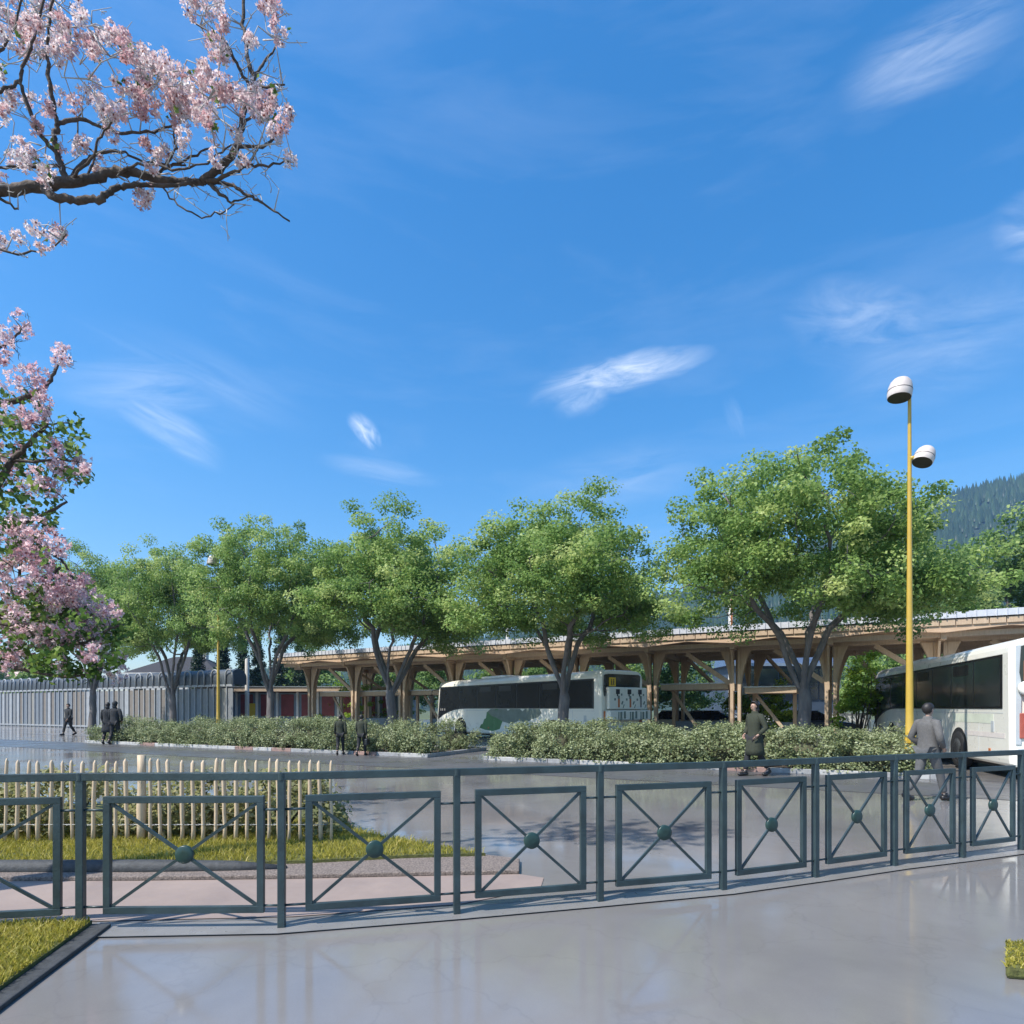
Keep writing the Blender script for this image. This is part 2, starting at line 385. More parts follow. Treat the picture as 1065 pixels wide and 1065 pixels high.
grass('grass', isl_i, (-8, -.2, 5.9, 8.4), 46000, .07, .035, .085, 1, 'yellow green grass of the lawn at the foot of the wooden pickets')
grass('grass', lw, (-5.2, -2.6, 2.2, 4.6), 46000, .045, .025, .06, 2, 'short yellow green grass at the near left beside the dark edge strip')
grass('grass', rl, (2.9, 4.6, 3.3, 4.3), 14000, .07, .012, .036, 3, 'grass corner at the right edge of the concrete plaza')
# rooted blades along the cut face of that corner

# kerb stones of the two planted beds: pale, grey and reddish stones laid alternately
def kerb_bed(s0, s1, depth):
    b = MB(); r = random.Random(int(s0 * 10)); ang = math.atan2(A2.y, A2.x); R = Matrix.Rotation(ang, 3, 'Z')
    s = s0
    while s < s1:
        L = min(1.0, s1 - s); mi = r.choice((0, 0, 0, 1, 1, 2)); p = rd(s + L / 2, -.08); b.box((p[0], p[1], .06), (L - .012, .16, .13), R, mi)
        p = rd(s + L / 2, depth + .08); b.box((p[0], p[1], .06), (L - .012, .16, .13), R, 1); s += 1.0
    for s in (s0 - .082, s1 + .082):
        p = rd(s, depth / 2); b.box((p[0], p[1], .06), (.16, depth + .32, .13), R, 1)
    tag(b.obj('kerb', [M['kerbw'], M['kerbg'], M['kerbr']], bevel=.015), kind='structure')
    b = MB(); b.prism([rd(s0, .003), rd(s1, .003), rd(s1, depth - .003), rd(s0, depth - .003)], .09); tag(b.obj('planting_bed', M['soil']), kind='structure')
HA = (-21.7, -2.75); HB = (-.35, 11.05)
kerb_bed(HA[0], HA[1], 3.6); kerb_bed(HB[0], HB[1], 3.6)
# wooded hill far behind on the right, falling away to the left
ridge = [(-900, 735), (0, 728), (200, 718), (300, 703), (500, 672), (712, 628), (850, 575), (1000, 523), (1065, 511), (1300, 498), (1900, 520), (3000, 600)]
RD = 900.0
def ridge_h(X):
    px = X * FOC / RD + CX
    return np.interp(px, [p for p, _ in ridge], [gz(y, RD) for _, y in ridge])
def hill_h(X, Y):
    t = np.clip((Y - 380) / (RD - 380), 0, 1); t = t * t * (3 - 2 * t); back = np.clip((Y - RD) / 900, 0, 1)
    nz = np.sin(X * .021 + np.sin(Y * .013) * 2) * 9 + np.sin(X * .06 + Y * .045) * 4 + np.sin(Y * .031 + X * .011) * 7
    return ridge_h(X * RD / np.maximum(Y, 500)) * t * (1 - .5 * back) + nz * t * (1 - t * .7) - 1
xs = np.linspace(-1500, 2600, 150); ys = np.linspace(380, 1700, 70); XX, YY = np.meshgrid(xs, ys)
V = np.stack([XX, YY, hill_h(XX, YY)], -1).reshape(-1, 3); nx = len(xs)
i, j = np.meshgrid(np.arange(len(ys) - 1), np.arange(nx - 1), indexing='ij'); a = (i * nx + j).ravel()
tag(np_obj('hills', V, np.stack([a, a + 1, a + nx + 1, a + nx], 1), M['hill'], smooth=True), kind='structure')
g = np.random.default_rng(5); n = 15000
cy = 430 + 500 * g.random(n) ** .7; cx = (g.uniform(150, 1250, n) - CX) * cy / FOC; cz = hill_h(cx, cy) - 2; hh = g.uniform(11, 21, n); rr = hh * g.uniform(.16, .24, n)
k = 6; V = np.zeros((n, k + 1, 3)); ph = g.uniform(0, 6, n)
for q in range(k):
    rq = rr * g.uniform(.75, 1.2, n)
    V[:, q] = np.stack([cx + rq * np.cos(ph + q * 2 * PI / k), cy + rq * np.sin(ph + q * 2 * PI / k), cz + hh * .12], 1)
V[:, k] = np.stack([cx, cy, cz + hh], 1); o = np.arange(n)[:, None] * (k + 1)
F = np.concatenate([o + [q, (q + 1) % k, k] for q in range(k)]); t = np.tile(np.clip(g.normal(.45, .25, n), 0, 1), k)
tag(np_obj('forest', V.reshape(-1, 3), F, M['leaf_conifer'], tint=t), 'dark conifer forest covering the far hillside', 'forest', kind='stuff')
# ---------------------------------------------------------------- vegetation
def grow(att, start, first, D=.45, kill=.75, infl=4.0, seed=0, iters=220, par=None):
    """space colonisation: a branching skeleton that reaches out to the points in att"""
    g = np.random.default_rng(seed)
    P = [np.array(p, float) for p in start]; par = list(par) if par else [-1] + list(range(len(P) - 1))
    att = np.array(att, float); nodes = np.array(P)
    for it in range(iters):
        if len(att) == 0: break
        d = np.linalg.norm(att[:, None] - nodes[None], axis=2); d[:, :first] = 1e9
        nb = d.argmin(1); dm = d.min(1)
        act = dm < (infl if it > 4 else 1e9)
        if not act.any(): act = dm < dm.min() + 1
        new = []; np_ = []
        for k in np.unique(nb[act]):
            s = att[act & (nb == k)] - nodes[k]; s /= np.linalg.norm(s, axis=1)[:, None]; v = s.sum(0) / len(s) + g.normal(0, .16, 3)
            L = np.linalg.norm(v)
            if L < .05: v = g.normal(0, 1, 3); L = np.linalg.norm(v)
            q = nodes[k] + v / L * D
            if np.linalg.norm(nodes - q, axis=1).min() < D * .3: continue
            new.append(q); np_.append(int(k))
        if not new: break
        nodes = np.concatenate([nodes, new]); par += np_
        nd = np.linalg.norm(att[:, None] - np.array(new)[None], axis=2).min(1); att = att[nd > kill]
        if len(nodes) > 2600: break
    return nodes, par
def limbs(nodes, par, r0, tip=.012, ex=2.3, flare=None):
    """tubes along the skeleton, thick where much hangs on them"""
    n = len(nodes); ch = [[] for _ in range(n)]
    for i, p in enumerate(par):
        if p >= 0: ch[p].append(i)
    r = np.zeros(n)
    for i in range(n - 1, -1, -1):
        r[i] = tip if not ch[i] else sum(r[c] ** ex for c in ch[i]) ** (1 / ex)
    r = tip + (r - tip) * (r0 - tip) / max(r[0] - tip, 1e-6); b = MB(); st = [0]; seen = set()
    if flare:
        for i in range(n):
            if nodes[i][2] < flare: r[i] *= 1 + .45 * (1 - nodes[i][2] / flare) ** 2
    stack = [(0, None)]
    while stack:
        i, pre = stack.pop(); chain = ([pre] if pre is not None else []) + [i]
        while ch[i]:
            c = sorted(ch[i], key=lambda q: -r[q]); [stack.append((q, i)) for q in c[1:]]; i = c[0]; chain.append(i)
        rad = [r[q] for q in chain]
        if pre is not None: rad[0] = min(rad[0], rad[1] * 1.25)
        if len(chain) < 2: continue
        b.tube([nodes[q] for q in chain], rad, 9 if rad[0] > .1 else 6 if rad[0] > .03 else 4, cap=False)
    return b, r
def leaves(centres, per, spread, size, seed, up=.8, tint=None, flat=.6, core=None):
    """clumps of kite shaped leaves round every centre"""
    g = np.random.default_rng(seed); C = np.repeat(np.asarray(centres), per, 0); n = len(C)
    off = g.normal(0, 1, (n, 3)); off /= np.linalg.norm(off, axis=1)[:, None]; off *= (g.random(n) ** .45)[:, None]
    sp = np.repeat(g.uniform(.7, 1.25, len(centres)), per)[:, None] * spread; off = off * sp * [1, 1, flat]
    p = C + off; nrm = off / (spread + 1e-6) * .8 + g.normal(0, .55, (n, 3)) + [0, 0, up]; nrm /= np.linalg.norm(nrm, axis=1)[:, None]
    t = np.cross(nrm, g.normal(0, 1, (n, 3))); t /= np.linalg.norm(t, axis=1)[:, None] + 1e-9; s = np.cross(nrm, t)
    L = (size * g.uniform(.65, 1.3, n))[:, None]; Wd = L * .36
    V = np.stack([p - t * L * .5, p + s * Wd + nrm * L * .06, p + t * L * .5 - nrm * L * .10, p - s * Wd + nrm * L * .06], 1).reshape(-1, 3)
    F = np.arange(n)[:, None] * 4 + [0, 1, 2, 3]
    ct = g.normal(.45, .23, len(centres)) if tint is None else tint
    T = np.clip(np.repeat(ct, per) + g.normal(0, .13, n), 0, 1)
    return V, F, T

def crown_pts(seed, n, R, z0, z1, zlow, lobes=46, rel=.38):
    g = np.random.default_rng(seed); L = []
    zc = z0 + (z1 - z0) * .36
    while len(L) < lobes:
        v = g.normal(0, 1, 3); v /= np.linalg.norm(v)
        if v[2] < -.55: continue
        L.append(v * g.uniform(.50, .80))
    L = np.array(L); lr = g.uniform(rel * .75, rel * 1.25, lobes); out = []
    while len(out) < n:
        i = g.integers(lobes); v = g.normal(0, 1, 3); v /= np.linalg.norm(v); p = L[i] + v * lr[i] * g.random() ** .4
        if np.linalg.norm(p) < .33: continue
        q = np.array([p[0] * R, p[1] * R, zc + p[2] * ((z1 - zc) if p[2] > 0 else (zc - z0))])
        rr = math.hypot(q[0], q[1]) / R
        if q[2] < zlow - (zlow - z0) * min(1, rr) ** 2: continue
        out.append(q)
    return np.array(out)
def street_tree(seed, name, label, group, H=10.8, R=5.2, fork=2.5, n=560, per=165, m='leaf_plane', z0=3.35, zlow=4.7, size=.115, spread=.58):
    g = np.random.default_rng(seed); pts = crown_pts(seed, n, R, z0, H - .45, zlow)
    st = [(0, 0, -.05)]; x = y = 0
    for k in range(1, int(fork / .4) + 1):
        x += g.normal(0, .03); y += g.normal(0, .03); st.append((x, y, k * .4))
    par = [-1] + list(range(len(st) - 1)); first = len(st); a0 = g.uniform(0, 6.3); nl = 5
    for q in range(nl):        # the trunk forks low into a few long ascending limbs
        a = a0 + q * 2 * PI / nl + g.normal(0, .2); k0 = first - 1 - int(g.integers(0, 2)); p = k0; rad = 0; z = st[k0][2]; sl_ = g.uniform(.3, .68)
        for k in range(5):
            rad += .36 * sl_ * (1 - .07 * k); z += .36; st.append((x + rad * math.cos(a + .08 * k), y + rad * math.sin(a + .08 * k), z)); par.append(p); p = len(st) - 1
    nodes, par = grow(pts, st, first, seed=seed, par=par)
    root = thing(name, label, 'tree', group=group)
    b, r = limbs(nodes, par, .22, flare=1.2, ex=2.0); b.obj('trunk', M['bark'], root)
    V, F, T = leaves(pts, per, spread, size, seed + 1); np_obj('crown', V, F, M[m], root, T)
    return root

TREES = [(836, 20.0, 447, .96, 0, .985), (586, 24.1, 500, 1.02, 0, .985), (409, 28.2, 518, .99, 0, .985), (281, 32.4, 533, .78, 1.1, 1.02), (180, 36.5, 565, .79, 3.1, 1.03), (96, 40.6, 573, .8, 5.2, 1.05)]
TL = ['broad green plane tree beside the yellow lamp post, largest of the row', 'green plane tree whose trunk stands in front of the coach behind the hedge',
      'green plane tree left of the coach, behind the two people at the hedge', 'hazy green plane tree before the maroon panelled building',
      'pale hazy plane tree before the arched screen and the slate roof', 'farthest hazy plane tree of the row, half hidden by pink blossom']
protoA = street_tree(101, 'plane_tree', TL[0], 'row of plane trees behind the hedges')
protoB = street_tree(202, 'plane_tree', TL[1], 'row of plane trees behind the hedges', H=10.8, R=4.7)
protoC = street_tree(303, 'plane_tree', TL[2], 'row of plane trees behind the hedges', H=10.8, R=4.6)
for k, (px, d, top, sc, rz, hm_) in enumerate(TREES):
    p = (protoA, protoB, protoC)[k % 3]; o = p if k < 3 else copy_tree(p)
    h = gz(top, d) / 10.8 * hm_; o.location = (gx(px, d), d, .06); o.scale = (h * sc, h * sc, h); o.rotation_euler.z = rz; o['label'] = TL[k]

def bush(seed, name, label, cat, loc, w, d, h, m, per=70, n=60, size=.12, spread=.3, group=None, kind=None):
    """a shrub: many stems from the ground, foliage down to the bottom"""
    g = np.random.default_rng(seed); root = thing(name, label, cat, loc, g.uniform(0, 6), group); pts = []
    lob = g.normal(0, .45, (9, 3)); lr = g.uniform(.35, .6, 9)
    while len(pts) < n:
        i = g.integers(9); v = g.normal(0, 1, 3); v /= np.linalg.norm(v); q = lob[i] + v * lr[i] * g.random() ** .5
        q = np.array([q[0] * w / 2, q[1] * d / 2, h * (.5 + q[2] * .5)])
        if .12 * h < q[2] < h * .97: pts.append(q)
    pts = np.array(pts); b = MB()
    for q in pts[::3]:
        mid = q * [.45, .45, .5] + g.normal(0, .06, 3) * h; b.tube([(g.normal(0, .08), g.normal(0, .08), -.05), mid, q], [.025 + .012 * h * .3, .018, .007], 5, cap=False)
    b.obj('stems', M['barkdark'], root)
    V, F, T = leaves(pts, per, spread, size, seed + 3); np_obj('foliage', V, F, M[m], root, T)
    return root
def up_tree(seed, name, label, cat, loc, H, R, m, z0=1.2, n=260, per=60, size=.2, spread=.7, r0=.2, group=None):
    g = np.random.default_rng(seed); pts = crown_pts(seed, n, R, z0, H - .3, z0 + .6, 18, .42); st = [(0, 0, -.05 + .4 * k) for k in range(max(3, int(z0 / .4)))]
    nodes, par = grow(pts, st, len(st) - 2, D=.55, kill=.9, seed=seed); root = thing(name, label, cat, loc, 0, group)
    b, r = limbs(nodes, par, r0, flare=.8); b.obj('trunk', M['bark'], root)
    V, F, T = leaves(pts, per, spread, size, seed + 1); np_obj('crown', V, F, M[m], root, T); return root
def conifer(seed, name, label, loc, H, R, group):
    g = np.random.default_rng(seed); root = thing(name, label, 'tree', loc, 0, group)
    b = MB(); b.tube([(0, 0, -.05), (.03, 0, H * .5), (0, .02, H * .98)], [.17, .11, .02], 8, cap=False); pts = []; z = H * .12
    while z < H * .98:
        f = 1 - z / H; L = R * f ** .8 * g.uniform(.75, 1.1)
        for q in range(6):
            a = g.uniform(0, 6.3); L2 = L * g.uniform(.55, 1.15); e = (L2 * math.cos(a), L2 * math.sin(a), z - L2 * g.uniform(0, .45)); b.tube([(0, 0, z), e], [.03, .008], 4, cap=False)
            for s in (.35, .6, .82, 1): pts.append((e[0] * s, e[1] * s, z + (e[2] - z) * s))
        z += H * g.uniform(.025, .04)
    b.obj('trunk', M['bark'], root); V, F, T = leaves(np.array(pts), 14, .36, .19, seed + 1, .3, flat=.8); np_obj('crown', V, F, M['leaf_conifer'], root, T); return root

# hedges on the planted beds: loose grey green shrubs grown into one run
def hedge(s0, s1, o0, o1, h, seed, label, n, per, name='hedge', m='leaf_hedge', frame=None, size=.066, spread=.21, group='hedges along the road'):
    g = np.random.default_rng(seed); L = s1 - s0; fr = frame or (lambda s, o: rd(s, o)); c = fr((s0 + s1) / 2, (o0 + o1) / 2); root = thing(name, label, 'hedge', (c[0], c[1], .06), 0, group)
    dep = o1 - o0; nb = max(6, int(L * dep * 1.1)); bs = g.uniform(0, L, nb); bo = g.uniform(0, dep, nb); bh = h * g.uniform(.62, .92, nb); br = g.uniform(.55, .95, nb)
    ni = min(int(L), nb); bs[:ni] = (np.arange(ni) + .5) * L / ni + g.normal(0, .15, ni); bo[:ni] = g.uniform(.25, .6, ni) * min(1, dep)
    pts = []
    def top(s, o):
        dd = ((s - bs) ** 2 + (o - bo) ** 2) / br ** 2; return (bh * np.clip(1.35 - dd * .9, 0, 1)).max() * 1.05
    while len(pts) < n:
        e = g.random(); s = g.uniform(-.1, L + .1); o = g.uniform(-.1, dep + .1)
        if e < .38: o = g.uniform(-.18, .18)
        elif e < .44: s = g.choice([0, L]) + g.uniform(-.18, .18)
        t = top(s, o)
        if t < .12: continue
        z = t * (g.uniform(.72, 1.0) if e >= .44 else g.uniform(.05, 1.0))
        edge = min(s, L - s, o, dep - o)
        if z > h * .55 and edge < .25 * (z / h): continue
        q = fr(s0 + s, o0 + o); pts.append((q[0] - c[0], q[1] - c[1], z))
    pts = np.array(pts); b = MB()
    for i in range(nb):
        for _ in range(7):
            a = g.uniform(0, 6.3); q = fr(s0 + min(max(bs[i], .25), L - .25), o0 + min(max(bo[i], .25), dep - .25)); x, y = q[0] - c[0], q[1] - c[1]; e = g.uniform(.1, .42); hz = bh[i] * g.uniform(.6, .95)
            b.tube([(x, y, -.02), (x + e * .5 * math.cos(a), y + e * .5 * math.sin(a), hz * .55), (x + e * math.cos(a), y + e * math.sin(a), hz)], [.022, .015, .006], 5, cap=False)
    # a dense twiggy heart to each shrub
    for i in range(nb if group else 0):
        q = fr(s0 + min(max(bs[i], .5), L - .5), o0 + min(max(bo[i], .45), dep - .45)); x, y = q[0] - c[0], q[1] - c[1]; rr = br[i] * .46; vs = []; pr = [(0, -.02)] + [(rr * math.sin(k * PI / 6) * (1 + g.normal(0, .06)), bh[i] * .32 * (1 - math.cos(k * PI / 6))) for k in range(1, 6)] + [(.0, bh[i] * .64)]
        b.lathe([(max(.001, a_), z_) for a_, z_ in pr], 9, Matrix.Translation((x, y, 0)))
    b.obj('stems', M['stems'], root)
    V, F, T = leaves(pts, per, spread, size, seed + 1, .75, flat=.9)
    V[:, 2] = np.maximum(V[:, 2], .01); np_obj('foliage', V, F, M[m], root, T); return root
hedge(HA[0] + .1, HA[1] - .1, .05, 3.5, 1.18, 31, 'long grey green hedge on the left between the arched screen and the coach front', 1900, 42)
hedge(HB[0] + .1, HB[1] - .1, .05, 3.5, 1.18, 32, 'grey green hedge on the right below the big tree, up to the yellow lamp post', 1300, 60)
hedge(-11.5, -2.12, 7.4, 8.1, .9, 33, 'sparse olive brown scrub growing right behind the wooden pickets', 620, 30, 'scrub', 'leaf_scrub', lambda s, o: (s, o), .07, .17, None)['category'] = 'scrub'

# ---- trees and shrubs behind the shelter
BG = 'trees and shrubs behind the bus shelter'
for k, (px, d, top, w, m, lab) in enumerate((
        (452, 50, 668, 6, 'leaf_far', 'bushy green tree behind the shelter, just left of the coach roof'), (512, 47, 672, 5, 'leaf_plane', 'round green tree behind the shelter above the middle of the coach roof'),
        (560, 45, 676, 5, 'leaf_far', 'mid green tree behind the shelter between the coach roof and a tree trunk'), (640, 42, 668, 5, 'leaf_plane', 'green tree behind the shelter over the rear of the coach'),
        (700, 38, 664, 6, 'leaf_far', 'dark green tree seen through the shelter right of the coach rear'), (985, 36, 655, 6, 'leaf_far', 'green tree behind the shelter above the roof of the right coach'),
        (915, 38, 668, 5, 'leaf_plane', 'green tree behind the shelter between two timber columns right of the big trunk'), (1040, 33, 650, 5, 'leaf_far', 'green tree behind the shelter at the right edge'))):
    up_tree(400 + k, 'small_tree', lab, 'tree', (gx(px, d), d, 0), gz(top, d), w / 2, m, .9, 150, 60, .17, .55, .14, BG)
for k, (px, d, top, w, lab) in enumerate((
        (384, 46, 699, 5.5, 'bright lime shrub seen through the shelter left of the coach'), (346, 49, 702, 3.5, 'smaller lime shrub seen through the left end of the shelter'),
        (806, 30, 702, 2.4, 'lime yellow shrub by the low shelter roof left of the big trunk'), (893, 24.6, 674, 2.3, 'tall lime green shrub in front of a timber column beside the right coach'),
        (776, 31.5, 716, 1.8, 'low lime shrub under the low shelter roof'))):
    bush(500 + k, 'lime_shrub', lab, 'shrub', (gx(px, d), d, 0), w, w * .9, gz(top, d), 'leaf_lime', 75, 60, .13, .32, 'lime shrubs round the shelter')
up_tree(611, 'tall_tree', 'tall light green tree behind the shelter roof at the right edge below the hill', 'tree', (gx(1078, 42), 42, 0), gz(508, 42), 4.9, 'leaf_far', 3.5, 420, 80, .26, .9, .3)
up_tree(612, 'tall_tree', 'lower light green tree in front of the wooded hill beside the big plane tree', 'tree', (gx(985, 60), 60, 0), gz(585, 60), 5.0, 'leaf_far', 2.5, 300, 70, .30, 1.0, .25)
for k, (px, d, top, w) in enumerate(((232, 62, 652, 1.5), (252, 60, 642, 1.3), (268, 64, 650, 1.4), (292, 60, 640, 1.5), (312, 66, 655, 1.4), (206, 66, 660, 1.6))):
    conifer(700 + k, 'conifer', 'slim dark conifer in the group behind the maroon panelled building', (gx(px, d), d, 0), gz(top, d), w, 'slim conifers far behind on the left')
for k, (px, d, top, w, lab) in enumerate(((60, 74, 676, 6, 'distant hazy tree behind the arched screen, left of the slate roof'), (332, 70, 668, 6, 'distant tree behind the left end of the shelter'), (-30, 80, 660, 8, 'distant tree at the left edge behind the arched screen'), (420, 66, 672, 6, 'distant tree behind the shelter roof over the lime shrub'))):
    up_tree(720 + k, 'distant_tree', lab, 'tree', (gx(px, d), d, 0), gz(top, d), w / 2 + 1.5, 'leaf_far', 1.5, 170, 50, .34, 1.0, .2)
# ---------------------------------------------------------------- barrier along the plaza
posts = [(-4.62, 4.18), (-3.118, 4.45), (-1.68, 4.49), (-.43, 4.785), (.728, 5.095), (1.858, 5.418), (2.868, 5.818), (3.878, 6.244), (4.82, 6.585), (5.75, 6.95), (6.7, 7.4)]
root = thing('metal_barrier', 'slate green metal barrier of crossed square panels along the concrete plaza', 'barrier')
b = MB(); RT = 1.135
for (x0, y0), (x1, y1) in zip(posts, posts[1:]): b.bar((x0, y0, RT - .028), (x1, y1, RT - .028), .05, .056)
for x, y in posts: b.lathe([(.032, RT - .054), (.032, RT - .003)], 16, Matrix.Translation((x, y, 0)))
b.obj('top_rail', M['rail'], root, .004)
for k, (x, y) in enumerate(posts):
    a = Vector(posts[max(k - 1, 0)]); c = Vector(posts[min(k + 1, len(posts) - 1)]); an = math.atan2(*(c - a).yx)
    b = MB(); b.box((x, y, RT / 2 - .04), (.052, .052, RT - .02), Matrix.Rotation(an, 3, 'Z')); b.obj('post', M['rail'], root, .004)
    if 0: b = MB(); b.box((x, y, .012), (.13, .13, .014), Matrix.Rotation(an, 3, 'Z')); [b.lathe([(.009, .019), (.009, .03)], 8, Matrix.Translation((x + .048 * sx, y + .048 * sy, 0))) for sx in (-1, 1) for sy in (-1, 1)]; b.obj('foot_plate', M['rail'], root, .003)
for (x0, y0), (x1, y1) in zip(posts, posts[1:]):
    p = Vector((x0, y0, 0)); q = Vector((x1, y1, 0)); u = (q - p); L = u.length; u.normalize(); g0 = .165 if L > 1.2 else .145
    g1 = .125; za, zb = .115, .965; A = p + u * g0; B = q - u * g1; Z = Vector((0, 0, 1))
    fr = MB(); w = .05
    fr.bar(A + Z * (zb - w/2), B + Z * (zb - w/2), .036, w); fr.bar(A + Z * (za + w/2), B + Z * (za + w/2), .036, w)
    fr.bar(A + u * w/2 + Z * (za + w), A + u * w/2 + Z * (zb - w), w, .036, up=tuple(u.cross(Z))); fr.bar(B - u * w/2 + Z * (za + w), B - u * w/2 + Z * (zb - w), w, .036, up=tuple(u.cross(Z)))
    panel = fr.obj('panel', M['rail'], root, .003); c = (A + B) / 2 + Z * (za + zb) / 2
    br = MB()
    for e, f in ((A + u * w + Z * (za + w), B - u * w + Z * (zb - w)), (A + u * w + Z * (zb - w), B - u * w + Z * (za + w))):
        dv = (f - e).normalized(); br.bar(e, c - dv * .05, .016, .022); br.bar(c + dv * .05, f, .016, .022)
    br.obj('cross_brace', M['rail'], panel)
    d = MB(); R = Matrix.Translation(c) @ u.cross(Z).to_track_quat('Z', 'Y').to_matrix().to_4x4(); d.lathe([(.02, -.016), (.061, -.015), (.066, -.010), (.066, .010), (.061, .015), (.02, .016)], 24, R); d.obj('disc', M['boss'], panel)
    for z in (za + .05, zb - .10):
        for e, f in ((p + u * .02, A + u * .01), (B - u * .01, q - u * .02)): r = MB(); r.tube([e + Z * z, f + Z * z], .0095, 8); r.obj('link_rod', M['rail'], panel)
M['darkline'] = mat('thin dark line', (.19, .185, .18), .5)
# flush stone border below it with two thin, slightly darker lines along its edges
bo = [(-3.05, 4.42)] + posts[2:]
b = MB(); lo = []; hi = []
for k, (x, y) in enumerate(bo):
    a = Vector(bo[max(k - 1, 0)]); c = Vector(bo[min(k + 1, len(bo) - 1)]); t = (c - a).normalized(); nn = Vector((-t.y, t.x)); lo.append(Vector((x, y)) - nn * .14); hi.append(Vector((x, y)) + nn * .15)
for off, w, mi in ((0, 1, 0), (None, 0, 1), (None, 1, 1)):
    for k in range(len(bo) - 1):
        if off == 0: q = [lo[k], lo[k+1], hi[k+1], hi[k]]; z = .0085
        else:
            f0, f1 = (w - .02, w + .02); q = [lo[k].lerp(hi[k], f0), lo[k+1].lerp(hi[k+1], f0), lo[k+1].lerp(hi[k+1], f1), lo[k].lerp(hi[k], f1)]; z = .0125
        b.add([(p.x, p.y, z) for p in q], [(0, 1, 2, 3)], mi)
tag(b.obj('border_strip', [M['border'], M['darkline']]), kind='structure')

# ---------------------------------------------------------------- chestnut paling fence on the lawn
root = thing('picket_fence', 'low fence of pale split wooden pickets on the lawn in front of the scrub', 'fence', (-5, 7.06, .07))
r = random.Random(4); x = -2.07; k = 0
while x > -9.2:
    b = MB(); thick = (k in (18, 37)); h = (1.02 if thick else .945) + r.uniform(-.02, .015); w = .05 if thick else r.uniform(.017, .024); lean = r.gauss(0, .012); y = r.uniform(-.012, .012) + (.05 if thick else 0)
    ring = []; nseg = 5; ns = 7
    ph = [r.uniform(.75, 1.2) for _ in range(ns)]
    pts = []
    for i in range(nseg + 1):
        t = i / nseg; pts.append(Vector((x + 5 + lean * t * h + r.gauss(0, .003), y + r.gauss(0, .003), -.03 + t * h)))
    if not thick: pts.append(pts[-1] + Vector((0, 0, .035)))
    b.tube(pts, [w * r.uniform(.88, 1.1) for _ in range(nseg + 1)] + ([] if thick else [.004]), ns); b.obj('post' if thick else 'picket', M['picket'], root); x -= .124 + r.uniform(-.012, .012); k += 1
for z in (.2, .72):
    b = MB()
    for s in (-1, 1): b.tube([(xx * .062 - 4.25, s * .019 * (1 if q % 2 else -1) * (1), z + .002 * s) for q, xx in enumerate(range(0, 116))], .0022, 4)
    b.obj('wire', M['steel'], root)

# ---------------------------------------------------------------- yellow lamp posts
def head(parent, M4, name='lamp_head'):
    h = MB(); h.lathe([(.001, .36), (.09, .35), (.165, .31), (.222, .235), (.252, .13), (.262, 0), (.256, -.10), (.246, -.13)], 32, M4); o = h.obj(name, M['lampwhite'], parent)
    l = MB(); l.lathe([(.2455, -.131), (.23, -.138), (.14, -.12), (.001, -.11)], 32, M4); l.obj('lens', M['lens'], o)
    s = MB(); s.lathe([(.2645, .03), (.2645, .042)], 32, M4); s.obj('seam', M['lens'], o); return o
def lamp(label, loc, H=9.7):
    root = thing('lamp_post', label, 'lamp post', loc, 0, 'yellow lamp posts')
    b = MB(); b.lathe([(.105, 0), (.105, .9), (.09, .93), (.082, 1.5), (.052, H * .6), (.036, H - .1), (.036, H + .12)], 20); b.obj('pole', M['yellow'], root)
    b = MB(); b.box((0, -.112, .62), (.10, .02, .34)); b.obj('hatch', M['yellow'], root, .004)
    b = MB(); b.lathe([(.2, 0), (.2, .015)], 20); [b.lathe([(.015, .015), (.015, .05)], 6, Matrix.Translation((.155 * math.cos(a), .155 * math.sin(a), 0))) for a in (.6, 2.2, 3.8, 5.4)]; b.obj('base_plate', M['steel'], root)
    b = MB(); b.tube([(0, 0, H - .15), (-.10, -.02, H - .18)], .03, 8); b.obj('bracket', M['yellow'], root)
    head(root, Matrix.Translation((-.27, -.06, H - .2)) @ Matrix.Rotation(math.radians(-3), 4, 'X') @ Matrix.Rotation(math.radians(8), 4, 'Y'))
    b = MB(); b.tube([(0, 0, H - 1.72), (.15, -.02, H - 1.72)], .05, 10); b.obj('bracket', M['yellow'], root)
    head(root, Matrix.Translation((.30, -.05, H - 1.75)) @ Matrix.Rotation(math.radians(-8), 4, 'X') @ Matrix.Rotation(math.radians(24), 4, 'Y') @ Matrix.Scale(.86, 4))
    return root
l0 = lamp('tall yellow lamp post with two white bell lamps in front of the right coach', (gx(946, 14.6), 14.6, .02), gz(402, 14.6))
b = MB(); b.box((-.02, -.105, gz(768, 14.6)), (.15, .12, .26)); b.obj('switch_box', M['yellow'], l0, .01)
l1 = copy_tree(l0); l1.location = (gx(227, 31.6), 31.6, .02); l1['label'] = 'far yellow lamp post on the left rising into the tree crown by the arched screen'; l1.rotation_euler.z = .5
for px, d, top, w, lab in ((760, 44, 622, .17, 'pale mast with an orange stripe rising behind the shelter roof'), (528, 46, 640, .13, 'thin pale mast behind the shelter above the coach'), (257, 44.3, 686, .14, 'pale post standing before the maroon panelled building')):
    root = thing('mast', lab, 'mast', (gx(px, d), d, 0)); h = gz(top, d)
    b = MB(); b.lathe([(w * 1.05, 0), (w, h), (w * .6, h + .08)], 14); b.obj('shaft', M['render'], root)
    if w > .15: b = MB(); b.box((0, -w, h * .55), (w * .7, .05, h * .9)); b.obj('stripe', M['orange'], root)
    b = MB(); b.lathe([(w * 2, 0), (w * 2, .03)], 14); b.obj('base_plate', M['steel'], root)

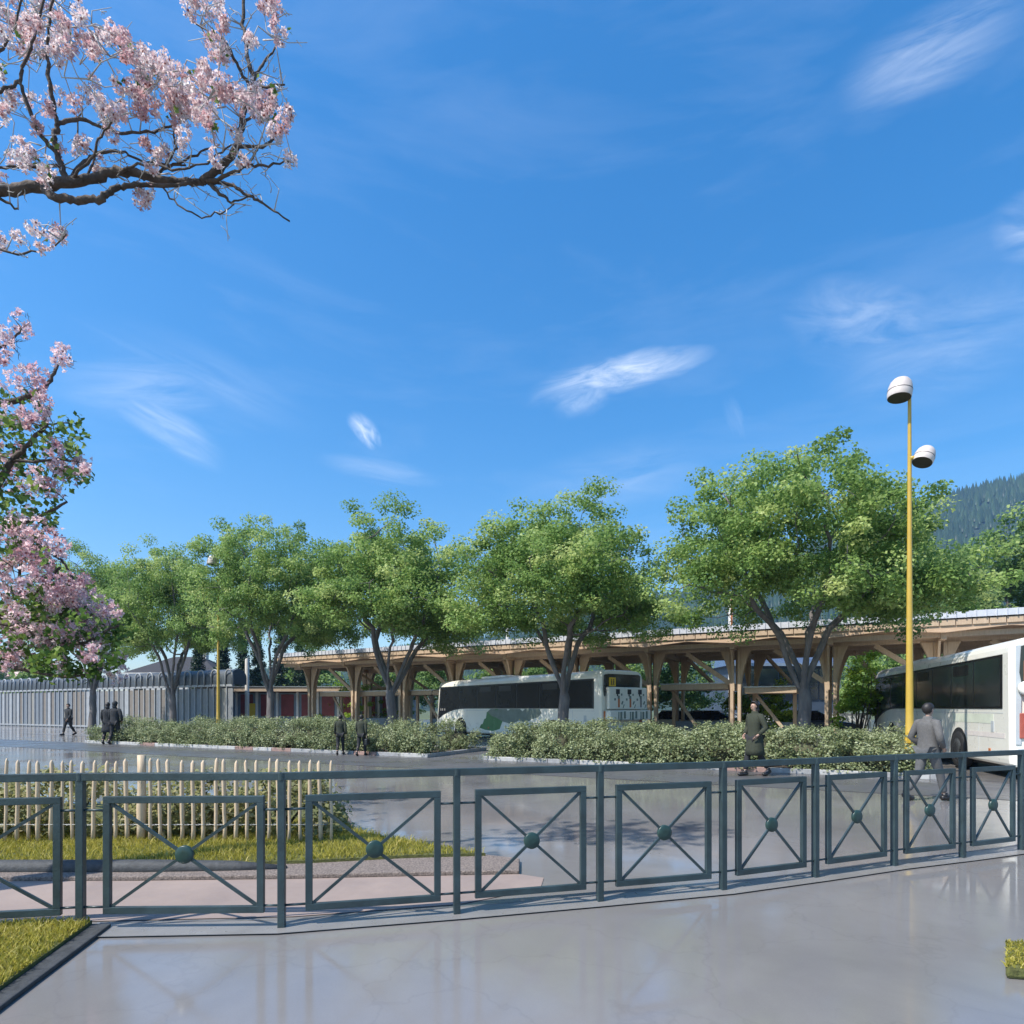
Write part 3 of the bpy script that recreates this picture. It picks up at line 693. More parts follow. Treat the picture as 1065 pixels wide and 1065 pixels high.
# ---------------------------------------------------------------- the timber bus shelter
CA = Vector((7.8, -4.3, 0)).normalized(); CN = Vector((CA.y, -CA.x, 0))      # along, and towards the road
CN = Vector((-.4828, -.8757, 0)); C0 = Vector((-6.2, 37, 0)); SP = .43 * 8.907
crot = math.atan2(CA.y, CA.x)
canopy = thing('timber_canopy', 'long timber bus shelter roof on flared columns behind the trees and coaches', 'bus shelter', C0, crot)
# local frame: x along (to the right and nearer), y away from the road, z up
TS = [2.53 * 8.907 + SP * k for k in range(-8, 4)]
X0, X1 = TS[0] - 1.7, TS[-1] + 2.3; ZR = 4.22
def flare(w0, w1, z0, z1, n=10):
    """half outline of a tulip bracket"""
    return [(w0 + (w1 - w0) * (t / n) ** 2.2, z0 + (z1 - z0) * t / n) for t in range(n + 1)]
RX = Matrix.Rotation(PI / 2, 4, 'X')     # polygon (x,y) -> (x,z), depth towards -y
def column(x, y, back=False):
    c = MB()
    for s in (-1, 1): c.box((x + s * .16, y, ZR / 2), (.14, .30, ZR))
    o = c.obj('column', M['timber'], canopy, .008)
    for s in (-1, 1):
        p = [(x + s * a, z) for a, z in flare(.238, .66, 2.3, ZR)] + [(x + s * .238, ZR)]
        if s > 0: p = p[::-1]
        for yy in (-.09, .16):
            f = MB(); f.prism(p, .07, Matrix.Translation((0, y + yy, 0)) @ RX); f.obj('bracket', M['timber'], o, .005)
        if back: continue
        q = [(a, z) for a, z in flare(.155, .70, 2.4, ZR)] + [(.155, ZR)]
        f = MB(); f.prism(q if s < 0 else q[::-1], .085, Matrix.Translation((x - .0425, y, 0)) @ Matrix.Rotation(PI / 2 * s, 4, 'Z') @ RX); f.obj('bracket', M['timber'], o, .005)
    b = MB(); b.box((x, y, .12), (.62, .5, .24)); b.obj('footing', M['kerbg'], o, .01)
for x in TS: column(x, 0); column(x, 5.4, True)
for x in TS[:-1]:
    b = MB(); b.bar((x + SP - .26, -.02, 2.75), (x + SP * .42, -.02, ZR - .02), .14, .2); b.obj('brace', M['timber'], canopy, .006)
    b = MB(); b.bar((x + SP * .5, 5.1, 2.9), (x + .9, 3.3, ZR - .02), .12, .16); b.obj('brace', M['timber'], canopy, .006)
for y in (0, 5.4): b = MB(); b.box(((X0 + X1) / 2, y, ZR + .15), (X1 - X0 - .3, .22, .3)); b.obj('beam', M['timber'], canopy, .008)
for x in TS: b = MB(); b.box((x, 2.7, ZR + .16), (.2, 7.6, .30)); b.obj('cross_beam', M['timber'], canopy, .008)
# folded soffit: deeper over the columns, thinner at mid span; the fascia follows it
def und(x):
    ph = ((x - TS[0]) / SP) % 1; return ZR + .30 + .16 * (1 - abs(2 * ph - 1) ** 1.0) * (-1) + .16
n = int((X1 - X0) / .16); V = []; F = []
for i in range(n + 1):
    x = X0 + (X1 - X0) * i / n; ph = ((x - TS[0]) / SP) % 1; k = 1 - abs(2 * ph - 1)       # 0 over a column, 1 at mid span
    zf = ZR + .24 + .16 * k; zm = ZR + .36; V += [(x, -1.35, zf), (x, 2.7, zm), (x, 6.6, zf), (x, 6.6, ZR + .70), (x, 2.7, ZR + .86), (x, -1.35, ZR + .70)]
for i in range(n):
    for j in range(6): F.append((i*6 + j, (i+1)*6 + j, (i+1)*6 + (j+1) % 6, i*6 + (j+1) % 6))
F += [tuple(range(6)), tuple(n*6 + j for j in range(6))[::-1]]
b = MB(); b.add(V, F); b.obj('roof', M['soffit'], canopy)
# purlins under the soffit near the front
for y, z in ((-1.0, .2), (-.5, .22), (1.3, .27), (4, .27)): b = MB(); b.box(((X0 + X1) / 2, y, ZR + z), (X1 - X0 - .5, .1, .2)); b.obj('purlin', M['timber'], canopy)
b = MB()
for i in range(int((X1 - X0) / .5)):
    x = X0 + .25 + i * .5; b.box((x, -1.385, ZR + .60), (.47, .045, .22))
b.obj('fascia', M['timber'], canopy, .004)
b = MB(); b.box(((X0 + X1) / 2, 2.6, ZR + .93), (X1 - X0 + .2, 8.1, .10)); b.obj('deck', M['pv'], canopy)
b = MB()
xx = X0 - .1
while xx < X1: b.box((xx, -1.462, ZR + .87), (.03, .05, .26)); xx += .30
b.box(((X0 + X1) / 2, -1.44, ZR + .87), (X1 - X0 + .2, .03, .24)); b.obj('roof_edge', M['ribmetal'], canopy)
b = MB(); y = -1.4
while y < 6.6: b.box((X0 - .12, y, ZR + .87), (.09, .045, .26)); y += .3
b.box((X0 - .09, 2.6, ZR + .87), (.03, 8.0, .22)); b.obj('roof_edge', M['ribmetal'], canopy)
# low waiting shelters between the columns
def shelter(xa, xb, label, y0=.45, z=2.55):
    c = canopy.matrix_basis @ Vector(((xa + xb) / 2, y0 + .9, 0)); root = thing('waiting_shelter', label, 'shelter', c, crot, 'low waiting shelters under the canopy'); L = xb - xa
    b = MB(); b.box((0, 0, z), (L, 2.0, .26)); b.obj('roof', M['timber'], root, .01)
    b = MB(); b.box((0, 0, z + .155), (L + .08, 2.1, .05)); b.obj('roof_sheet', M['steel'], root)
    k = max(2, int(L / 2.2) + 1)
    for i in range(k): b = MB(); b.box((-L/2 + .2 + (L - .4) * i / (k - 1), .8, z / 2 - .07), (.16, .16, z - .13)); b.obj('post', M['timber'], root, .006)
    b = MB(); b.box((0, .8, .62), (L - .5, .05, .7)); b.obj('back_panel', M['bluegrey'], root)
    b = MB(); b.box((0, .45, .46), (L - .8, .42, .06)); [b.box((sx * (L/2 - .7), .45, .21), (.07, .36, .43)) for sx in (-1, 1)]; b.obj('bench', M['timber'], root, .006)
    b = MB(); b.bar((-L/2 + .35, -.1, z - .15), (-L/2 + 1.5, -.1, .75), .1, .14); b.obj('strut', M['timber'], root, .005); return root
shelter(TS[0] + .35, TS[2] - .35, 'low flat roofed waiting shelter at the left end of the timber canopy')
shelter(TS[2] + .35, TS[3] - .1, 'low flat roofed waiting shelter just behind the front of the left coach')
shelter(TS[6] + .35, TS[7] - .35, 'low flat roofed waiting shelter right of the rear of the left coach', .2, 2.62)
shelter(TS[7] + .35, TS[7] + 2.5, 'shorter low waiting shelter just left of the big tree trunk', .2, 2.42)

# ---------------------------------------------------------------- arched screen on the left
E0 = Vector((gx(243, 42), 42, 0)); E1 = Vector((gx(-150, 75), 75, 0)); eu = (E1 - E0).normalized(); en = Vector((eu.y, -eu.x, 0))
if en.y < 0: en = -en
scr = thing('arched_screen', 'long slatted screen topped by glazed arches along the far left pavement', 'screen', E0, math.atan2(eu.y, eu.x)); EL = 66
SL = [mat('blue grey slat', (.16, .18, .205), .6, 0, .1, 3), mat('grey slat', (.20, .205, .21), .6, 0, .1, 3), mat('beige slat', (.25, .235, .205), .6, 0, .1, 3), mat('brown slat', (.19, .165, .14), .6, 0, .1, 3), mat('pale slat', (.31, .32, .33), .55, 0, .1, 3)]
rr = random.Random(8); sgn = 1 if (Matrix.Rotation(math.atan2(eu.y, eu.x), 3, 'Z') @ Vector((0, 1, 0))).dot(en) > 0 else -1
for k in range(96):
    x = .3 + k * .68; b = MB(); b.box((x, 0, 1.5), (.50, .05, 3.0)); b.box((x + .33, -.03 * sgn, 1.58), (.07, .14, 3.16), None, 1); b.obj('slat', [rr.choice(SL), SL[4]], scr)
b = MB(); b.box((EL / 2, -.02 * sgn, 3.2), (EL, .16, .14)); b.box((EL / 2, -.02 * sgn, .16), (EL, .14, .12)); b.obj('rail', SL[4], scr)
arc = [(-.0, 0)] + [(.62 - .62 * math.cos(a * PI / 12), .48 + .62 * math.sin(a * PI / 12)) for a in range(13)] + [(1.24, 0)]
for k in range(44):
    x = .35 + k * 1.5; b = MB(); b.tube([(x + .36 * math.cos(t * PI / 10), -.10 * sgn, 3.27 + .62 + .40 * math.sin(t * PI / 10)) if 0 <= t <= 10 else (x + (.36 if t < 0 else -.36), -.10 * sgn, 3.2) for t in range(-1, 12)], .06, 7); b.obj('hoop', SL[4], scr)
b = MB(); V = []; F = []
for x in (.2, EL - .2): V += [(x, sgn * (p - .05), 3.26 + q * .985) for p, q in arc]
na = len(arc); F = [(i, i + 1, na + i + 1, na + i) for i in range(na - 1)]; b.add(V, F, 0, True)
b.add([(.2, sgn * (p - .05), 3.26 + q * .985) for p, q in arc], [tuple(range(na))])
b.obj('glazing', mat('smoky polycarbonate', (.055, .066, .078), .55, 0, .3, .6), scr)

# ---------------------------------------------------------------- buildings behind
def hip_house(label, px0, px1, d, ye, yr, dep=9):
    x0, x1 = gx(px0, d), gx(px1, d); w = x1 - x0; ze, zr = gz(ye, d), gz(yr, d)
    root = thing('house', label, 'house', ((x0 + x1) / 2, d, 0), 0, 'slate roofed houses behind the screen')
    b = MB(); b.box((0, dep / 2, ze / 2), (w - .8, dep - .8, ze)); b.obj('wall', M['render'], root)
    b = MB(); q = dep / 2 * .9; V = [(-w/2, 0, ze), (w/2, 0, ze), (w/2, dep, ze), (-w/2, dep, ze), (-w/2 + q, dep / 2, zr), (w/2 - q, dep / 2, zr)]
    b.add(V, [(0, 1, 5, 4), (1, 2, 5), (2, 3, 4, 5), (3, 0, 4), (3, 2, 1, 0)]); b.obj('roof', M['slate'], root)
    b = MB(); b.box((0, -.05, ze - .02), (w + .15, .14, .16)); b.obj('gutter', M['render'], root)
    b = MB(); b.box((w * .18, dep * .5, zr + .2), (.7, .7, 1.5)); b.obj('chimney', M['render'], root)
    for k in range(3):
        f = MB(); f.box((-w / 3 + k * w / 3, .38, ze * .62), (1.2, .08, 1.5)); f.box((-w / 3 + k * w / 3, .33, ze * .62 - .8), (1.4, .2, .08)); fo = f.obj('window', M['whitewall'], root)
        f = MB(); f.box((-w / 3 + k * w / 3, .345, ze * .62), (1.04, .03, 1.34)); f.obj('pane', M['glassbld'], fo)
    return root
hip_house('slate roofed house rising over the middle of the arched screen', 126, 226, 76, 700, 680)
hip_house('slate roofed house over the arched screen at the left edge', -70, 46, 84, 706, 687, 11)
# low building with maroon panels, left end of the shelter
d = 47.0; x0, x1 = gx(214, d), gx(420, d); root = thing('panel_building', 'low flat roofed building with maroon panels and a timber roof edge', 'building', ((x0 + x1) / 2, d, 0)); w = x1 - x0; h = gz(718, d)
b = MB(); b.box((0, 3, h / 2 - .1), (w, 6, h - .2)); b.obj('wall', M['bluegrey'], root)
b = MB(); b.box((0, 2.7, h + .05), (w + .6, 7.2, .34)); b.obj('roof', M['timber'], root, .02)
b = MB(); b.box((0, 2.7, h + .25), (w + .7, 7.3, .06)); b.obj('roof_sheet', M['steel'], root)
k = 0; x = -w / 2 + 1.6
while x < w / 2 - .8:
    b = MB(); b.box((x, -.03, h * .62), (.95, .06, h * .55)); b.obj('panel', M['red'], root, .01); b = MB(); b.box((x + .78, -.07, h / 2 - .06), (.16, .14, h - .14)); b.obj('pilaster', M['whitewall'], root, .01); x += 1.55
b = MB(); b.box((-w / 2 + 3.95 - .38, -.06, h * .45), (.5, .10, 1.3)); b.obj('notice_board', M['signyellow'], root, .02)
M['navy'] = mat('navy cladding', (.05, .07, .10), .5, 0, .15, 2)
# dark glazed building behind the big tree
d = 46.0; x0, x1 = gx(768, d), gx(872, d); w = x1 - x0; root = thing('glazed_building', 'dark glazed building with a blue grey roof behind the big tree trunk', 'building', ((x0 + x1) / 2, d, 0)); h = gz(677, d)
b = MB(); b.box((0, 4, h / 2 - .5), (w, 8, h - 1.0)); b.obj('wall', M['navy'], root)
b = MB(); V = [(-w/2 - .4, -.5, h - 1.0), (w/2 + .4, -.5, h - 1.0), (w/2 + .4, 8.5, h - 1.0), (-w/2 - .4, 8.5, h - 1.0), (-w/2 - .1, 1.6, h + .1), (w/2 + .1, 1.6, h + .1), (w/2 + .1, 6.4, h + .1), (-w/2 - .1, 6.4, h + .1)]
b.add(V, [(3,2,1,0), (0,1,5,4), (1,2,6,5), (2,3,7,6), (3,0,4,7), (4,5,6,7)]); b.obj('roof', M['pv'], root)
b = MB(); b.box((0, -.52, h - 1.05), (w + .9, .08, .22)); b.obj('eaves_board', M['bluegrey'], root)
for k in range(5): b = MB(); b.box((-w / 2 + (k + .5) * w / 5, -.03, h - 2.5), (w / 5 - .09, .07, 2.3)); b.obj('window', M['glassbld'], root)
d = 40.0; x0, x1 = gx(690, d), gx(905, d); root = thing('low_wall', 'long low white wall behind the shelter', 'wall', ((x0 + x1) / 2, d, 0)); w = x1 - x0
b = MB(); b.box((0, 0, .62), (w, .22, 1.24)); b.obj('wall', M['whitewall'], root); b = MB(); b.box((0, 0, 1.275), (w + .06, .3, .07)); b.obj('coping', M['kerbg'], root)
# ---------------------------------------------------------------- coaches
BL, BW = 12.6, 1.275
def coach(label, corner, fwd, kind, BL=BL):
    f = Vector((fwd[0], fwd[1], 0)).normalized(); left = Vector((-f.y, f.x, 0)); c = Vector((corner[0], corner[1], 0)) - left * BW
    root = thing('coach', label, 'coach', c, math.atan2(f.y, f.x), 'white coaches at the bus station')
    half = [(1.20, .30), (1.262, .36), (BW, .46), (BW, 2.86), (1.255, 2.97), (1.20, 3.07), (1.10, 3.14), (.96, 3.185), (.5, 3.215)]
    prof = half + [(-y, z) for y, z in half[::-1]]; n = len(prof)
    secs = [(0, .07, .93), (.03, .03, .97), (.10, .0, 1), (.3, .0, 1), (BL - .9, 0, 1), (BL - .35, .0, .985), (BL - .12, .03, .93), (BL, .10, .84)]
    V = []; F = []
    for x, ins, sc in secs:
        for y, z in prof:
            t = (z - .3) / 2.9; xx = x - (.42 * t ** 2 if x > BL - 1 else 0) * (x - BL + 1) / 1.0 if x > BL - 1 else x + .05 * t * (1 if x < .2 else 0)
            zz = z if z < 2.6 else 2.6 + (z - 2.6) * (1 - ins * .8)
            V.append((xx, y * sc, zz))
    for i in range(len(secs) - 1):
        for j in range(n): F.append((i*n + j, (i+1)*n + j, (i+1)*n + (j+1) % n, i*n + (j+1) % n))
    F += [tuple(range(n)), tuple((len(secs)-1)*n + j for j in range(n))[::-1]]
    b = MB(); b.add(V, F); body = b.obj('body', M['buswhite'], root, .03)
    gl = 'busdark' if kind == 'rack' else 'busglass'
    ax = (3.05, BL - 2.95)
    for s in (1, -1):
        # black window band: dips to the front over a white arch; panes set in it
        bot = [(.42, 1.60), (BL - 3.5, 1.60), (BL - 2.9, 1.585), (BL - 2.3, 1.53), (BL - 1.7, 1.42), (BL - 1.1, 1.26), (BL - .62, 1.07), (BL - .42, .98)]
        top = [(BL - .70, 2.84), (.42, 2.84)]
        poly = bot + top
        M_ = Matrix.Translation((0, (BW + .011) * s, 0)) @ RX
        b = MB(); b.prism(poly, .012 if s > 0 else -.012, M_); wb = b.obj('window_band', M['busframe'], root)
        xe = BL - 2.81; xs_ = [.50 + (xe - .55) * i / 6 for i in range(7)]
        for i in range(len(xs_) - 1):
            a, c2 = xs_[i] + .035, xs_[i + 1] - .035; b = MB(); b.box(((a + c2) / 2, (BW + .0135) * s, 2.215), (c2 - a, .007, 1.13)); p = b.obj('pane', M[gl], wb)
            if i in (1, 3, 4): b = MB(); b.box(((a + c2) / 2 + .1, (BW + .019) * s, 2.60), (1.05, .006, .27)); b.obj('hopper', M['busframe'], wb)
        q = [(xe, 1.66), (BL - 2.8, 1.645), (BL - 2.2, 1.58), (BL - 1.6, 1.46), (BL - 1.05, 1.30), (BL - .62, 1.13), (BL - .86, 2.78), (xe, 2.78)]
        b = MB(); b.prism(q, .007 if s > 0 else -.007, Matrix.Translation((0, (BW + .017) * s, 0)) @ RX); b.obj('pane', M[gl], wb)
        for x in ax:
            arc = [(x + .60 * math.cos(a * PI / 18), .50 + .60 * math.sin(a * PI / 18)) for a in range(19)] + [(x - .6, .315), (x + .6, .315)]
            b = MB(); b.prism(arc, .014 if s > 0 else -.014, Matrix.Translation((0, (BW + .012) * s, 0)) @ RX); b.obj('wheel_arch', M['dark'], root)
            R = Matrix.Translation((x, s * (BW - .20), .5)) @ Matrix.Rotation(-PI / 2 * s, 4, 'X')
            b = MB(); b.lathe([(.30, 0), (.46, 0), (.50, .04), (.50, .20), (.46, .245), (.31, .25)], 28, R); wh = b.obj('wheel', M['dark'], root)
            b = MB(); b.lathe([(.001, .20), (.10, .205), (.12, .17), (.25, .16), (.30, .245), (.315, .25)], 24, R); [b.lathe([(.016, .165), (.016, .20)], 6, R @ Matrix.Translation((.19 * math.cos(q), .19 * math.sin(q), 0))) for q in [k * PI / 4 for k in range(8)]]; b.obj('rim', M['steel'], wh)
        for x, z, w, h in ((1.1, .62, .10, .07), (4.6, .62, .10, .07), (6.4, .62, .10, .07), (8.2, .62, .10, .07)):
            b = MB(); b.box((x, (BW + .006) * s, z), (w, .016, h)); b.obj('side_marker', M['orange'], root)
        b = MB()
        for x in (1.75, 4.1, 5.9, 7.7): b.box((x, (BW + .001) * s, 1.0), (.012, .006, 1.05))
        b.box(((BL - 3.5) / 2 + .2, (BW + .001) * s, 1.50), (BL - 3.9, .006, .012)); b.obj('panel_joint', M['busgrey'], root)
        b = MB(); b.box((.95, (BW + .004) * s, 1.18), (.16, .01, .26)); b.obj('fuel_flap', M['busgrey'], root, .004)
    b = MB(); b.box((BL / 2, 0, .30), (BL - .5, 2.2, .16)); b.obj('underbody', M['dark'], root)
    b = MB(); b.box((8.6, 0, 3.24), (2.2, 1.5, .16)); b.obj('roof_unit', M['buswhite'], root, .06)
    b = MB(); b.bar((BL - .06, 0, 1.05), (BL - .40, 0, 2.85), 2.0, .04, up=(1, 0, 0)); b.obj('windscreen', M['busglass'], root)
    for s in (-1, 1):
        b = MB(); b.tube([(BL - .4, s * 1.15, 2.75), (BL + .1, s * 1.38, 2.65), (BL + .12, s * 1.4, 2.3)], .025, 6); b.box((BL + .12, s * 1.4, 2.15), (.1, .2, .42)); b.obj('mirror', M['darkplastic'], root)
    # tail: window wrapped to one corner, lamps, bumper
    xb = -.012
    rw = [(-.98, 2.50), (.98, 2.50), (1.02, 2.98), (.90, 3.03), (-.90, 3.03), (-1.02, 2.98)]
    MR = Matrix(((0, 0, 1, xb - .02), (1, 0, 0, 0), (0, 1, 0, 0), (0, 0, 0, 1)))      # polygon (y,z) at the tail
    b = MB(); b.prism(rw, .06, MR); b.obj('rear_window', M['busglass'], root)
    b = MB(); b.prism([(1.0, 3.02), (1.10, 2.98), (1.13, 2.4), (1.08, 2.1), (.99, 2.4)], .05, MR); b.obj('corner_glass', M['busglass'], root)
    b = MB(); b.box((.0, 0, .55), (.16, 2.3, .36)); b.obj('rear_bumper', M['busgrey'], root, .04)
    for s in (-1, 1):
        b = MB(); b.box((xb, s * 1.06, 1.22), (.05, .13, .56)); b.obj('tail_lamp', M['orange' if s > 0 and kind == 'rack' else 'busred'], root, .015)
    if kind == 'rack':
        b = MB(); b.box((-.11, -.12, 2.03), (.18, 2.28, .92)); pn = b.obj('rear_panel', M['buswhite'], root, .05)
        b = MB(); b.box((-.19, -.12, 1.33), (.30, 2.42, .40)); b.obj('rear_rack', M['buswhite'], root, .04)
        xm = -.203
        def mark(parts, m):
            q = MB()
            for p in parts: q.box((xm, p[0], p[1]), (.010, p[2], p[3]), Matrix.Rotation(p[4], 3, 'X') if len(p) > 4 else None)
            q.obj('marking', m, pn)
        for y in (.52, -.16, -.80):
            mark([(y, 2.30, .22, .20), (y + .02, 2.16, .07, .10)], M['darkplastic'])
            mark([(y - .22, 2.18, .08, .09), (y + .16, 1.98, .09, .09), (y - .26, 1.84, .07, .15, .5), (y - .34, 1.70, .04, .16, .4)], M['vinylgrey'])
            mark([(y - .06, 1.83, .10, .36)], M['orange'] if y > -.5 else M['border'])
            mark([(y - .05, 2.07, .12, .13)], M['vinylgrey'])
            b = MB(); b.box((-.345, y - .05, 1.30), (.02, .10, .34)); b.box((-.345, y + .09, 1.30), (.02, .05, .34)); b.box((-.345, y - .26, 1.34), (.02, .10, .30)); b.obj('slot', M['vinylgrey'], root)
        b = MB(); b.box((xm + .155, .68, 2.70), (.03, .36, .36)); sg = b.obj('yellow_sign', M['signyellow'], root)
        # two walking children pictogram of the sign
        q = MB()
        for y in (.74, .62): q.box((xm + .138, y, 2.80), (.008, .05, .05)); q.box((xm + .138, y, 2.71), (.008, .055, .11)); q.box((xm + .138, y + .02, 2.61), (.008, .025, .11), Matrix.Rotation(.3, 3, 'X')); q.box((xm + .138, y - .02, 2.61), (.008, .025, .11), Matrix.Rotation(-.3, 3, 'X'))
        q.obj('pictogram', M['darkplastic'], sg)
        # green and grey map shaped foil on the flank
        def foil(poly, m, dz=0):
            b = MB(); b.prism(poly, .003, Matrix.Translation((0, BW + .004 + dz, 0)) @ RX); b.obj('foil', m, root)
        foil([(9.05, .60), (8.9, .78), (8.75, .80), (8.6, 1.06), (8.45, 1.10), (8.35, 1.42), (8.1, 1.50), (7.7, 1.585), (7.3, 1.585), (6.9, 1.50), (6.8, 1.15), (7.0, .9), (7.2, .58), (7.8, .46), (8.5, .50)], M['vinylgreen'])
        foil([(8.3, 1.44), (8.0, 1.585), (7.65, 1.585), (7.5, 1.47), (7.3, 1.585), (6.6, 1.585), (6.5, 1.48), (6.3, 1.585), (5.5, 1.585), (5.3, 1.47), (5.1, 1.585), (4.0, 1.585), (3.85, 1.40), (4.1, 1.2), (4.6, 1.10), (5.0, .92), (5.6, 1.02), (6.2, .85), (6.9, .95), (7.5, 1.15), (7.9, 1.22)], M['vinylgrey'], .002)
        b = MB()
        for x in (BL - 1.25, BL - 1.0, BL - .8): b.box((x, BW + .028, 1.55), (.12, .004, .12))
        b.obj('side_display', M['border'], root)
    else:
        b = MB(); b.box((-.09, -.05, 1.62), (.15, 2.16, .98)); pn = b.obj('rear_panel', M['busred'], root, .06)
        b = MB(); [b.box((-.168, y, 1.62), (.012, .26, .90)) for y in (.62, -.1, -.8)]; b.obj('stripe', M['lampwhite'], pn)
        R = Matrix.Translation((-.02, 1.02, 2.05)) @ Matrix.Rotation(-PI / 2, 4, 'Y'); b = MB(); b.lathe([(.09, 0), (.15, .01), (.16, .06), (.13, .10), (.09, .10)], 24, R); rg = b.obj('ring', M['buswhite'], root); b = MB(); b.lathe([(.085, .02), (.07, .07), (.001, .08)], 20, R); b.obj('lens', M['lens'], rg)
        b = MB(); b.box((-.02, 1.02, 2.44), (.03, .07, .44)); b.obj('amber_lamp', M['orange'], root, .01)
        b = MB(); b.box((-.005, 1.14, 1.9), (.02, .1, 2.2)); b.obj('corner_trim', M['busgrey'], root, .005)
        # faded print along the flank
        for x, z, w, h, m in ((2.2, 1.36, 2.6, .22, M['fadeg']), (1.8, .98, 3.0, .12, M['fader'])):
            b = MB(); b.box((x, BW + .003, z), (w, .004, h)); b.obj('foil', m, root)
    return root
M['fadeg'] = mat('faded green print', (.68, .71, .58), .4, 0, .12, 3); M['fader'] = mat('faded red print', (.74, .67, .62), .4, 0, .06, 4)
coach('white coach with black windows and a green map print, parked behind the tree trunk', (3.62, 25.0), (-.588, .808), 'rack', 13.9)
coach('white coach with tinted windows behind the yellow lamp post at the right', (11.07, 13.65), (.312, .95), 'red')

# ---------------------------------------------------------------- parked cars far behind the shelter
def car(label, loc, rz, paint):
    root = thing('parked_car', label, 'car', loc, rz, 'cars parked behind the shelter')
    side = [(-2.1, .35), (-2.15, .75), (-2.0, .92), (-1.2, .98), (1.0, .98), (1.9, .86), (2.1, .68), (2.12, .35), (1.75, .28), (-1.8, .28)]
    b = MB(); b.prism(side, 1.72, Matrix.Translation((0, .86, 0)) @ RX); b.obj('body', paint, root, .07)
    V = [(-1.75, -.76, .97), (1.15, -.76, .97), (1.15, .76, .97), (-1.75, .76, .97), (-1.25, -.60, 1.46), (.25, -.60, 1.46), (.25, .60, 1.46), (-1.25, .60, 1.46)]
    b = MB(); b.add(V, [(3,2,1,0), (0,1,5,4), (1,2,6,5), (2,3,7,6), (3,0,4,7), (4,5,6,7)]); b.obj('window', M['glassbld'], root, .03)
    b = MB(); b.box((-.5, 0, 1.475), (1.5, 1.2, .05)); b.obj('roof', paint, root, .02)
    for x in (-1.3, 1.3):
        for s in (-1, 1):
            R = Matrix.Translation((x, s * .72, .31)) @ Matrix.Rotation(-PI / 2 * s, 4, 'X'); b = MB(); b.lathe([(.19, 0), (.29, 0), (.31, .03), (.31, .14), (.28, .165), (.2, .165)], 20, R); w = b.obj('wheel', M['dark'], root)
            b = MB(); b.lathe([(.001, .14), (.06, .15), (.19, .12), (.205, .16)], 16, R); b.obj('rim', M['steel'], w)
    for s in (-1, 1):
        b = MB(); b.box((2.08, s * .62, .68), (.1, .34, .14)); b.obj('headlight', M['border'], root, .02); b = MB(); b.box((-2.12, s * .66, .78), (.06, .24, .16)); b.obj('tail_lamp', M['busred'], root, .02)
car('white car parked behind the low white shelter right of the coach rear', (gx(712, 36), 36, .005), crot + .1, M['buswhite'])
car('silver car parked left of the lime shrub behind the shelter', (gx(742, 35), 34.6, .005), crot, mat('silver car paint', (.36, .38, .40), .3, .4, .04, 2, coat=.5))
car('dark blue car parked behind the big tree trunk', (gx(846, 32.5), 32.5, .005), crot, mat('blue car paint', (.03, .05, .10), .3, .2, .04, 2, coat=.5))

# ---------------------------------------------------------------- people
def skin_mesh(name, verts, edges, radii, m, parent, root=0, sub=1):
    me = bpy.data.meshes.new(name); me.from_pydata(verts, edges, []); o = bpy.data.objects.new(name, me); COL.objects.link(o)
    md = o.modifiers.new('skin', 'SKIN'); md.use_smooth_shade = True; sv = me.skin_vertices[0].data
    for i, r in enumerate(radii): sv[i].radius = r if isinstance(r, tuple) else (r, r)
    sv[root].use_root = True; s = o.modifiers.new('sub', 'SUBSURF'); s.levels = sub; s.render_levels = sub
    bpy.context.view_layer.update(); dg = bpy.context.evaluated_depsgraph_get(); nm = bpy.data.meshes.new_from_object(o.evaluated_get(dg)); nm.name = name
    bpy.data.objects.remove(o); bpy.data.meshes.remove(me); nm.materials.clear(); nm.materials.append(m)
    for p in nm.polygons: p.use_smooth = True
    o = bpy.data.objects.new(name, nm); COL.objects.link(o); o.parent = parent; return o
class Sk:
    def __init__(s): s.v = []; s.e = []; s.r = []
    def add(s, p, r, par=None):
        s.v.append(tuple(p)); s.r.append(r); i = len(s.v) - 1
        if par is not None: s.e.append((par, i))
        return i
